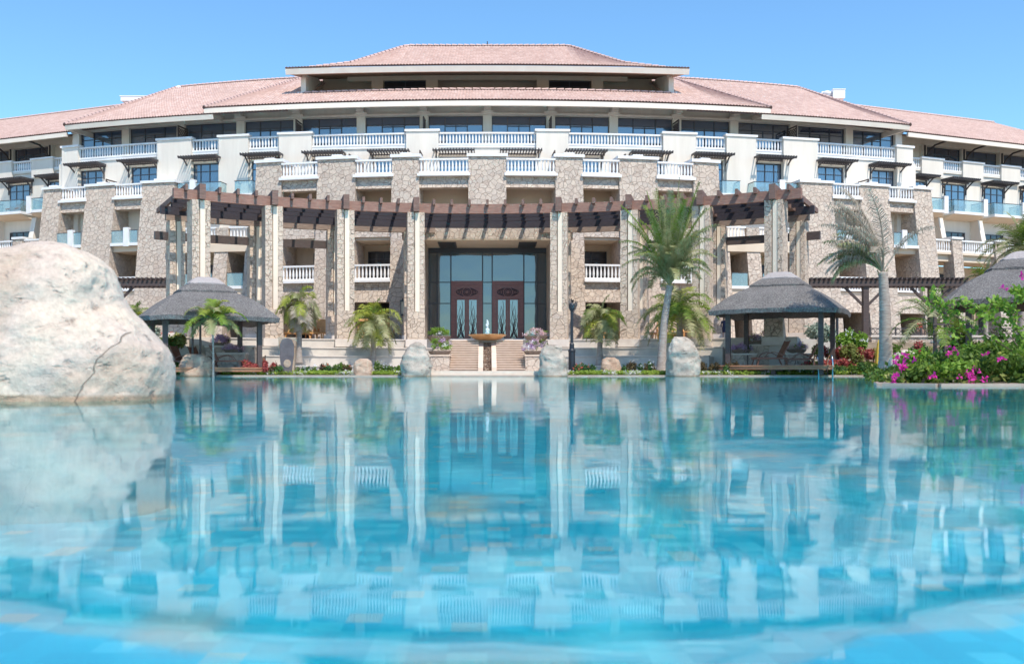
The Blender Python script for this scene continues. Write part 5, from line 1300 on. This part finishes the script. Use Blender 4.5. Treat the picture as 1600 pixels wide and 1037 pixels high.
SH(268, 512, 545, 60.1, 46, 2200, .15, ['leafolive', 'leaf', 'leafolive'], 'yellow green and orange shrub left behind the left pavilion post', 43, ('flowerred', 14, .06), 4)
SH(236, 500, 530, 61.0, 30, 900, .18, ['leafgrey', 'leafdark'], 'grey green shrub beside the huge boulder', 44, None, 3)
SH(281, 560, 586, 54.8, 26, 700, .12, ['leafbright'], 'lime green tuft between the huge boulder and the cracked boulder', 45, None, 3)
SH(404, 560, 580, 55.4, 60, 1700, .11, ['leafred'], 'bushy crimson leaved plant left of the carved stele', 46, None, 6)
SH(432, 568, 582, 55.3, 22, 500, .11, ['leafdark', 'leafmaroon'], 'dark leafy clump beside the carved stele', 47, None, 3)
# flower bed clumps between stele, boulders and palms
for i, (px, py0, w, mats, fl, lab) in enumerate((
    (478, 568, 34, ['leafdark', 'leaf'], ('flowerwhite', 16, .05), 'dark green clump dotted with white right of the stele'),
    (515, 566, 34, ['leafdark', 'leafmaroon', 'leaf'], ('flowerred', 5, .05), 'dark foliage clump below the grey palm'),
    (540, 566, 20, ['leaf', 'leafmaroon'], ('flowerred', 6, .05), 'reddish clump left of the small peach boulder'),
    (600, 562, 30, ['leafdark', 'leaf'], ('flowerwhite', 10, .05), 'spiky green clump right of the small peach boulder'),
    (616, 568, 20, ['leaf'], ('flowerwhite', 10, .05), 'leafy clump against the boulder left of the stairs'),
    (914, 566, 36, ['leaf', 'leafdark'], ('flowerred', 6, .07), 'green clump with red flowers beside the lamp post'),
    (985, 560, 24, ['leafmaroon', 'leafdark'], None, 'dark maroon twiggy clump right of the second peach boulder'),
    (1012, 562, 26, ['leafmaroon', 'leafdark'], ('flowerwhite', 8, .05), 'maroon clump at the foot of the tallest palm'),
    (1108, 562, 30, ['leafmaroon'], None, 'dark twiggy clump right of the tallest boulder'),
    (1142, 563, 30, ['leafmaroon', 'leafdark'], None, 'dark clump left of the right pavilion post'))):
    SH(px, py0, 584, 55.7, w, 800, .11, mats, lab, 60 + i, fl, 4, 'flowering_plant', 'plant', 'plants in the bed along the pool edge')
def cover(name, x0, x1, y0, y1, z, n, size, mats, label, seed):
    rg = random.Random(seed); mb = MB()
    for _ in range(n):
        x = rg.uniform(x0, x1); y = rg.uniform(y0, y1)
        if name == 'grass' and x < 8.9 + (y - 22) * 0.42: continue
        mb.mi = rg.randrange(len(mats))
        if noise.noise(Vector((x * .8, y, 3))) > -0.1 and mats[mb.mi].startswith('flower'): mb.mi = 0
        leafcloud(mb, (x, y, z + rg.uniform(0, .16)), .09, .09, .07, 4, size, rg, 0.1)
    o = mb.build(name, mats, None, False, False); return tag(o, label, None, None, 'stuff')
cover('ground_cover', XP(345, 55), XP(630, 55), 55.1, 55.7, 0.12, 3000, .09, ['groundcover', 'groundcover', 'flowerwhite'], 'lime green ground cover with white flowers along the left pool edge', 1)
cover('ground_cover', XP(888, 55), XP(1042, 55), 55.1, 55.7, 0.12, 1700, .09, ['groundcover', 'groundcover', 'flowerwhite'], 'ground cover with white flowers along the right pool edge', 2)
cover('ground_cover', XP(1094, 55), XP(1380, 55), 55.1, 55.6, 0.10, 2400, .09, ['groundcover', 'groundcover', 'leaf', 'flowerwhite'], 'lime ground cover strip before the right pavilion', 3)
cover('grass', 9.2, 30, 22.2, 55, 0.06, 4200, .16, ['leaf', 'leafdark', 'leafolive'], 'low leafy growth covering the near right bank', 4)
cover('undergrowth', XP(1240, 62), XP(1640, 62), 58, 68, 0.6, 3800, .22, ['leafolive', 'leaf', 'leafred'], 'mixed low planting on the slope at the right', 6)
cover('undergrowth', XP(100, 62), XP(300, 62), 58, 68, 0.6, 2400, .22, ['leafolive', 'leaf', 'leafdark'], 'mixed low planting on the slope at the left', 7)

# ------------------------------------------------------------------ flower bowls
def bowl(px, pyrim, D, w, mats, label, seed, htop=0.55, group='flower bowls on the terrace walls'):
    z = ZP(pyrim, D); r = w / 2 * D / FO
    t = empty('flower_bowl', (XP(px, D), D, z - r * 0.55), label, 'planter', group)
    mb = MB(); mb.lathe((0, 0, 0), [(r * .35, 0), (r * .62, r * .12), (r * .9, r * .38), (r * .98, r * .55), (r * 1.02, r * .6), (r * .92, r * .6), (r * .85, r * .5)], 20); mb.build('bowl', 'bowl', t, True)
    rg = random.Random(seed); f = MB(); k = len(mats)
    for _ in range(26):
        f.mi = 0 if rg.random() < .45 else rg.randrange(k); a = rg.uniform(0, 6.28); q = rg.random() ** .5
        leafcloud(f, (math.cos(a) * q * r * .95, math.sin(a) * q * r * .95, r * .6 + htop * (1 - q * q * .7) * rg.uniform(.35, 1)), .2, .2, .16, 60, .085, rg, .2)
    f.build('flowers', mats, t, False, False)
bowl(687, 549, 62.6, 36, ['leafbright', 'flowerwhite', 'flowerlilac'], 'stone bowl of white flowers and green leaves, lower bowl left of the stairs', 1, .9)
bowl(686, 526, 66.0, 38, ['leafbright', 'leafbright', 'flowerwhite'], 'bowl of bright green foliage topped white, upper bowl left of the stairs', 2, .7)
bowl(836, 549, 62.6, 36, ['flowerlilac', 'flowerwhite', 'flowerpink', 'leaf'], 'bowl of lilac and white petunias, lower bowl right of the stairs', 3, .9)
bowl(838, 526, 66.0, 37, ['flowerpink', 'leafolive', 'flowerwhite', 'leafbright'], 'bowl of pink flowers with olive leaves, upper bowl right of the stairs', 4, .7)
bowl(345, 536, 60.9, 28, ['flowerlilac', 'leafmaroon', 'flowerlilac', 'leafolive'], 'purple flowered bowl under the left pavilion, the higher one', 5, .5)
bowl(365, 547, 60.2, 30, ['flowerpink', 'leafolive', 'flowerlilac'], 'pale pink flowered bowl right of the purple one under the left pavilion', 6, .4)
bowl(272, 546, 61.2, 34, ['leafolive', 'flowerpink', 'flowerlilac'], 'wide bowl of olive leaves beside the left pavilion post', 7, .4)
bowl(1158, 547, 61.0, 30, ['flowerlilac', 'leafdark', 'flowerlilac'], 'violet flowered bowl, leftmost under the right pavilion', 8, .4)
bowl(1181, 533, 61.6, 28, ['flowerlilac', 'flowerwhite', 'leafolive'], 'violet and white bowl above the leftmost bowl under the right pavilion', 9, .45)
bowl(1202, 522, 63.5, 20, ['flowerpink', 'leafolive'], 'small topmost bowl of pink and olive flowers behind the right pavilion', 10, .3)
bowl(1243, 546, 60.8, 34, ['flowerpink', 'flowerlilac', 'leafolive'], 'pinkish bowl between the loungers of the right pavilion', 11, .5)
# pedestals under the bowls
for (px0, px1, pyt, D) in ((325, 400, 540, 61.0), (345, 386, 551, 60.2), (252, 300, 552, 61.2), (1142, 1178, 552, 61.0), (1166, 1215, 538, 61.7), (1195, 1222, 525, 63.5), (1225, 1262, 552, 60.8)):
    t = empty('pedestal_wall', (XP((px0 + px1) / 2, D), D, 0.1), 'stepped stone pedestal wall %s' % {325: 'under the purple bowl at left', 345: 'under the pale pink bowl at left', 252: 'under the wide olive bowl', 1142: 'under the leftmost violet bowl at right', 1166: 'under the violet and white bowl', 1195: 'under the small topmost bowl', 1225: 'under the pinkish bowl between the loungers'}[px0], 'wall', world=True)
    mb = MB(); mb.box(XP(px0, D), XP(px1, D), D - .5, D + .6, 0.1, ZP(pyt, D) - .1); mb.build('wall', 'stone', t)
    mb = MB(); mb.box(XP(px0, D) - .06, XP(px1, D) + .06, D - .56, D + .6, ZP(pyt, D) - .1, ZP(pyt, D)); mb.build('coping', 'coping', t)

# ------------------------------------------------------------------ fountain
t = empty('fountain', (0, 66.0, 2.34), 'shallow bronze fountain bowl with a small foaming jet at the head of the stairs', 'fountain')
mb = MB(); mb.lathe((0, 0, 0), [(.5, -.02), (.55, 0), (.85, .05), (1.22, .30), (1.28, .36), (1.20, .36), (1.12, .30), (.3, .24)], 28); mb.build('bowl', 'copper', t, True)
mb = MB(); mb.lathe((0, 0, .325), [(.02, 0), (1.16, 0.0), (1.16, .004), (.02, .004)], 28); mb.build('water_surface', 'water', t)
mb = MB(); rg = random.Random(3)
for k in range(150):
    h = rg.random() ** .8; r = .04 + .10 * (1 - h) ; a = rg.uniform(0, 6.28); s = rg.uniform(.02, .05) * (1 + (1 - h))
    mb.lathe((math.cos(a) * r * rg.random(), math.sin(a) * r * rg.random(), .42 + h * .88), [(s * .3, -s), (s, 0), (s * .3, s)], 5)
mb.build('water_jet', 'jet', t)

# ------------------------------------------------------------------ lamp post, ladder
t = empty('lamp_post', (XP(893.5, 56), 56, .1), 'slim black lamp post with a thick cast base on the pool edge', 'lamp post')
hL = ZP(476, 56) - .1
mb = MB(); mb.lathe((0, 0, 0), [(.24, 0), (.24, .08), (.19, .12), (.19, 1.25), (.21, 1.3), (.21, 1.36), (.14, 1.45), (.13, 1.7), (.09, 1.78)], 14); mb.build('base', 'lamp', t)
mb = MB(); mb.lathe((0, 0, 0), [(.085, 1.75), (.075, hL - .35), (.12, hL - .33), (.12, hL - .28)], 12); mb.build('pole', 'lamp', t)
mb = MB(); mb.lathe((0, 0, hL - .28), [(.13, 0), (.16, .05), (.17, .28), (.12, .36), (.02, .4)], 12); mb.build('lamp_head', 'lamp', t)
t = empty('lamp_post', (XP(1308, 66), 66, .3), 'dark lamp post standing behind the right pavilion', 'lamp post')
hL = 4.0
mb = MB(); mb.lathe((0, 0, 0), [(.3, 0), (.3, .9), (.36, 1.0), (.3, 1.2), (.13, 1.4), (.1, 1.5)], 12); mb.build('base', 'lamp', t)
mb = MB(); mb.lathe((0, 0, 0), [(.1, 1.5), (.09, hL)], 10); mb.build('pole', 'lamp', t)
t = empty('pool_ladder', (XP(1290, 54.2), 54.2, 0), 'polished steel pool ladder with two curved handrails in front of the hedge', 'pool ladder')
for px in (1279, 1301):
    x = XP(px, 54.2) - XP(1290, 54.2); mb = MB()
    mb.tube([(x, 0.0, -0.9), (x, 0.0, .75), (x, .05, 1.0), (x, .2, 1.15), (x, .45, 1.17), (x, .7, 1.05), (x, .8, .8), (x, .8, .1)], .042, 8); mb.build('handrail', 'steel', t, True)
for k in range(3): mb = MB(); mb.box(-.43, .43, -.08, .08, -.25 - k * .28, -.21 - k * .28); mb.build('rung', 'steel', t)

# ------------------------------------------------------------------ chairs
def lounger(mat, cush=None, name='deck_lounger', back=1.1):
    t = empty(name, (0, 0, 0), 'x', 'lounger')
    mb = MB()
    for i in range(11): x = -0.95 + i * .115; mb.box(x, x + .085, -.31, .31, .36, .39)
    mb.build('seat', mat, t)
    mb = MB(); ca, sa = math.cos(back), math.sin(back)
    for i in range(11):
        q = .03 + i * .083; x = .33 + ca * q; z = .39 + sa * q; mb.bar((x, -.29, z), (x, .29, z), .072, .03, (-sa, 0, ca))
    for y in (-.3, .3): mb.bar((.33, y, .38), (.33 + ca * .96, y, .38 + sa * .96), .05, .06, (0, 1, 0))
    mb.build('backrest', mat, t)
    mb = MB()
    for y in (-.34, .34): mb.bar((-1.0, y, .35), (.6, y, .35), .05, .08)
    mb.bar((-.98, -.33, .34), (-.98, .33, .34), .05, .08); mb.build('frame', mat, t)
    for (x0, x1) in ((-.85, -.98), (.45, .62)):
        for y in (-.34, .34): mb = MB(); mb.bar((x0, y, .33), (x1, y, 0), .05, .06, (0, 1, 0)); mb.build('leg', mat, t)
    for y in (-.36, .36):
        mb = MB(); pts = [(-.62, y, .38), (-.45, y, .58), (-.2, y, .66), (.1, y, .62), (.34, y, .5)]
        for a, b in zip(pts, pts[1:]): mb.bar(a, b, .06, .04)
        mb.build('armrest', mat, t)
    if cush:
        mb = MB(); mb.box(-.9, .3, -.28, .28, .395, .46); mb.bar((.36, 0, .46), (.36 + ca * .85, 0, .46 + sa * .85), .56, .07, (-sa, 0, ca)); mb.build('cushion', cush, t)
    return t
dl = lounger('brownteak'); g = 'dark slatted loungers in the pavilions'
place(dl, (XP(1208, 56.0), 56.0, .62), R(8), 'dark slatted lounger in the right pavilion, nearer the entrance', g, 1.12)
c = copy_tree(dl); place(c, (XP(1256, 56.4), 56.4, .62), R(-10), 'dark slatted lounger at the right end of the right pavilion deck', g, 1.0)
c = copy_tree(dl); place(c, (XP(288, 56.0), 56.0, .50), R(160), 'dark lounger behind the cracked boulder in the left pavilion', g, 1.0)
c = copy_tree(dl); place(c, (XP(350, 55.2), 55.2, .50), R(185), 'dark lounger with curved arms right of the cracked boulder', g, 1.0)
c = copy_tree(dl); place(c, (XP(314, 58.2), 58.2, .50), R(150), 'dark lounger deepest inside the left pavilion', g, 1.0)
tk = lounger('teak', None, 'teak_armchair', 1.2); g = 'orange teak chairs in the ground floor openings'
spots = [(449, 72.9, 75, 'first orange teak chair from the left in the opening behind the grey palm'), (468, 73.8, 70, 'orange teak chair behind the trunk of the grey palm'), (489, 73.1, 110, 'third orange teak chair in the opening right of the grey palm'), (501, 73.3, 88, 'rightmost orange teak chair in the opening right of the grey palm'),
         (570, 73.0, 110, 'orange teak chair left of the yellow green palm trunk'), (595, 72.8, 75, 'orange teak chair right of the yellow green palm trunk'), (607, 74.2, 90, 'low orange teak chair at the right jamb left of the entrance')]
for i, (px, D, rz, lab) in enumerate(spots):
    c = tk if i == 0 else copy_tree(tk); place(c, (XP(px, D), D, 2.6), R(rz), lab, g, 1.25)
WL = Frame('line', 41.0, 93.2, R(21.5), -1)
for k, (px, lab) in enumerate(((1486, 'brown slatted chair on the glass balcony of the left wing, nearer its glass door'), (1500, 'brown slatted chair at the outer end of the left wing balcony'))):
    c = copy_tree(dl); place(c, WL.P(WL.S(px - CX, 1.0), 1.0, 15.05), R(70), lab, 'brown chairs on the left wing balcony', .8)
ck_ = lounger('teak', 'cushion', 'cushioned_chair', 1.15); g = 'cushioned teak chairs right of the entrance'
spots = [(924, 73.0, 80, 'pink cushioned chair left of the round palm trunk'), (945, 73.0, 100, 'pink cushioned chair right of the round palm trunk'), (1018, 74.0, 75, 'pink cushioned chair left of the tallest palm trunk'), (1045, 74.2, 95, 'pink cushioned chair right of the tallest palm trunk'), (1057, 75.0, 90, 'pink cushioned chair beside the shorter palm trunk')]
for i, (px, D, rz, lab) in enumerate(spots):
    c = ck_ if i == 0 else copy_tree(ck_); place(c, (XP(px, D), D, 2.6), R(rz), lab, g, 1.2)
def side_table(px, D, label):
    t = empty('side_table', (XP(px, D), D, 2.6), label, 'table', 'small teak side tables')
    mb = MB(); mb.box(-.4, .4, -.3, .3, .55, .61); mb.build('tabletop', 'teak', t)
    for x in (-.35, .35):
        for y in (-.25, .25): mb = MB(); mb.box(x - .03, x + .03, y - .03, y + .03, 0, .55); mb.build('leg', 'teak', t)
side_table(960, 73.2, 'small orange side table right of the pink cushioned chairs')
side_table(1075, 73.6, 'orange side table right of the shorter palm')

# yellow folded parasol behind the leaning palm
t = empty('folded_parasol', (XP(1374, 57), 57, .2), 'folded yellow parasol standing left of the leaning palm trunk', 'parasol')
mb = MB(); mb.lathe((0, 0, 0), [(.22, .2), (.27, .5), (.2, 1.2), (.12, 1.7), (.03, 1.9)], 10); mb.build('canopy', 'yellow', t)
mb = MB(); mb.tube([(0, 0, -.2), (0, 0, 2.0)], .03, 6); mb.build('pole', 'steel', t)
# stakes round the young palm
t = empty('palm_stakes', (XP(1470, 46), 46, 0), 'dark timber stakes with crossbars propping the young palm', 'plant support')
for k, px in enumerate((1461, 1477)):
    mb = MB(); mb.box(XP(px, 46) - XP(1470, 46) - .06, XP(px, 46) - XP(1470, 46) + .06, -.06, .06, 0, ZP(478, 46)); mb.build('stake', 'darkwood', t)
mb = MB(); mb.box(-.4, .35, -.1, -.065, ZP(523, 46), ZP(520, 46)); mb.box(-.4, .35, -.1, -.065, ZP(508, 46), ZP(505, 46)); mb.build('crossbar', 'darkwood', t)
t = empty('palm_stakes', (XP(316, 55.2), 55.2, 0), 'two thin dark stakes holding the young palm at the left pavilion', 'plant support')
for px in (301, 313):
    mb = MB(); mb.box(XP(px, 55) - XP(316, 55) - .05, XP(px, 55) - XP(316, 55) + .05, -.05, .05, 0, ZP(482, 55)); mb.build('stake', 'darkwood', t)

# ------------------------------------------------------------------ people
def skinned(name, verts, edges, radii, mat, parent, lv=2):
    me = bpy.data.meshes.new(name); me.from_pydata(verts, edges, []); o = bpy.data.objects.new(name, me); COL.objects.link(o)
    me.materials.append(M[mat]); md = o.modifiers.new('Skin', 'SKIN')
    for i, r in enumerate(radii): me.skin_vertices[0].data[i].radius = (r, r) if not hasattr(r, '__len__') else r
    me.skin_vertices[0].data[0].use_root = True
    sb_ = o.modifiers.new('Sub', 'SUBSURF'); sb_.levels = lv; sb_.render_levels = lv
    md.use_smooth_shade = True
    dg = bpy.context.evaluated_depsgraph_get(); ev = o.evaluated_get(dg); m2 = bpy.data.meshes.new_from_object(ev)
    o.modifiers.clear(); o.data = m2
    if not m2.materials: m2.materials.append(M[mat])
    o.parent = parent; return o
def person(loc, rz, h, label, outfit, sit=False):
    t = empty('person', loc, label, 'person', None, rz); k = h / 1.68; t.scale = (k, k, k)
    V_ = []; E_ = []; Rd = []
    def add(p, r, par=None):
        V_.append(p); Rd.append(r)
        if par is not None: E_.append((par, len(V_) - 1))
        return len(V_) - 1
    pel = add((0, 0, .92), (.14, .10)); sp1 = add((0, 0, 1.08), (.115, .085), pel); ch = add((0, -.01, 1.25), (.14, .10), sp1); nk0 = add((0, 0, 1.40), (.10, .07), ch); nk = add((0, 0, 1.46), .05, nk0)
    hd = add((0, -.01, 1.54), (.07, .08), nk); hd2 = add((0, -.012, 1.62), (.065, .08), hd)
    for s in (-1, 1):
        if not sit:
            hp = add((s * .09, 0, .84), .085, pel); kn = add((s * .085, -.01, .48), .055, hp); an = add((s * .08, .01, .10), .038, kn); ft = add((s * .085, -.09, .035), .035, an); add((s * .09, -.16, .025), .025, ft)
        else:
            hp = add((s * .09, -.05, .88), .085, pel); kn = add((s * .1, -.48, .88), .06, hp); an = add((s * .1, -.5, .45), .04, kn); ft = add((s * .1, -.6, .40), .035, an)
        shd = add((s * .18, 0, 1.37), .05, nk0); el = add((s * .235, .03, 1.10), .038, shd); wr = add((s * .225, -.04, .88), .027, el); pm = add((s * .22, -.06, .80), (.025, .035), wr)
        for f_, (dy, l) in enumerate(((-.03, .065), (-.01, .075), (.01, .07), (.028, .055))):
            a = add((s * .22, -.06 + dy, .765), .009, pm); b = add((s * .215, -.065 + dy, .765 - l * .5), .008, a); add((s * .205, -.07 + dy, .765 - l), .007, b)
        a = add((s * .205, -.095, .80), .010, pm); add((s * .20, -.11, .765), .008, a)
    skinned('body', V_, E_, Rd, 'skin', t)
    # face
    mb = MB(); mb.lathe((0, -.093, 1.575), [(.004, .02), (.012, -.01), (.008, -.02)], 6); mb.build('nose', 'skin', t, True)
    mb = MB()
    for s in (-1, 1): mb.lathe((s * .028, -.083, 1.60), [(.002, -.008), (.010, 0), (.002, .008)], 6)
    mb.box(-.02, .02, -.088, -.078, 1.535, 1.542); mb.build('eyes_and_mouth', 'hair', t)
    mb = MB()   # hair
    n = 14
    for i, (z, r) in enumerate(((1.36, .055), (1.42, .085), (1.50, .098), (1.58, .102), (1.66, .09), (1.70, .05), (1.715, .01))):
        for j in range(n):
            a = math.pi * (-0.18 + 1.36 * j / (n - 1)); mb.v.append((r * math.cos(a), .01 + r * math.sin(a) - (.06 if z > 1.64 else 0), z))
    for i in range(6):
        for j in range(n - 1): a = i * n + j; mb.f.append((a, a + 1, a + n + 1, a + n)); mb.m.append(0)
    ho = mb.build('hair', 'hair', t, True); sm = ho.modifiers.new('Solid', 'SOLIDIFY'); sm.thickness = .012
    mb = MB()
    if not sit: mb.lathe((0, 0, 0), [(.155, .58), (.165, .72), (.175, .88), (.165, .96), (.135, 1.08), (.16, 1.25), (.165, 1.36), (.11, 1.42), (.06, 1.44)], 18, 1, .72)
    else: mb.lathe((0, 0, 0), [(.17, .82), (.165, .96), (.135, 1.08), (.16, 1.25), (.165, 1.36), (.11, 1.42), (.06, 1.44)], 18, 1, .72)
    mb.build('dress', outfit, t, True)
    mb = MB()
    for s in (-1, 1): mb.tube([(s * .165, 0, 1.38), (s * .20, .01, 1.3), (s * .237, .03, 1.10), (s * .232, -.02, .95)], [.06, .056, .05, .042], 10)
    mb.build('sleeves', outfit, t, True)
    if not sit:
        mb = MB()
        for s in (-1, 1): mb.box(s * .087 - .035, s * .087 + .035, -.19, .05, 0.0, .03)
        mb.build('shoes', 'hair', t)
    return t
Dp = 66.3
person((XP(1132, Dp), Dp, 2.31), R(-8), ZP(495, Dp) - 2.31, 'woman in a navy jacket and skirt standing by the stone pier right of the palms', 'navy')
person((XP(1437, 73), 73.0, 2.45), R(15), 1.6, 'person in a red top seated behind the terrace railing', 'redcloth', True)

# ------------------------------------------------------------------ light, sky, camera
EL, AZ = R(57), R(27)          # sun: high, from the right and behind the camera
sd = Vector((math.cos(EL) * math.sin(AZ), -math.cos(EL) * math.cos(AZ), math.sin(EL)))
w = bpy.data.worlds.new('World'); scn.world = w; w.use_nodes = True; nt = w.node_tree
sky = nt.nodes.new('ShaderNodeTexSky'); sky.sky_type = 'NISHITA'; sky.sun_disc = False
sky.sun_elevation = EL; sky.sun_rotation = math.atan2(sd.x, sd.y); sky.air_density = 1.0; sky.dust_density = 0.0; sky.ozone_density = 2.0
bg = nt.nodes['Background']; bg.inputs['Strength'].default_value = 0.138; nt.links.new(mixc(nt, 1.0, sky.outputs[0], (0.66, 0.93, 1.06), 'MULTIPLY'), bg.inputs[0])
L = bpy.data.lights.new('sun', 'SUN'); L.energy = 3.4; L.angle = R(0.55); L.color = (1.0, 0.92, 0.81)
lo = bpy.data.objects.new('sun', L); COL.objects.link(lo); lo.location = (0, 0, 60); lo.rotation_euler = (-sd).to_track_quat('-Z', 'Y').to_euler()
cam = bpy.data.cameras.new('camera'); co = bpy.data.objects.new('camera', cam); COL.objects.link(co); scn.camera = co
co.location = (0, 0, CH); co.rotation_euler = (R(90), 0, 0)
cam.sensor_width = 36; cam.lens = FO / 1600 * 36; cam.shift_x = (800 - CX) / 1600; cam.shift_y = (HY - 518.5) / 1600
cam.clip_end = 4000; cam.clip_start = 0.05
cam.dof.use_dof = True; cam.dof.focus_distance = 66; cam.dof.aperture_fstop = 1.5
scn.view_settings.view_transform = 'Standard'; scn.view_settings.look = 'None'; scn.view_settings.gamma = 1; scn.view_settings.exposure = 0.66
scn.cycles.max_bounces = 8; scn.cycles.transparent_max_bounces = 24
scn.cycles.use_denoising = True
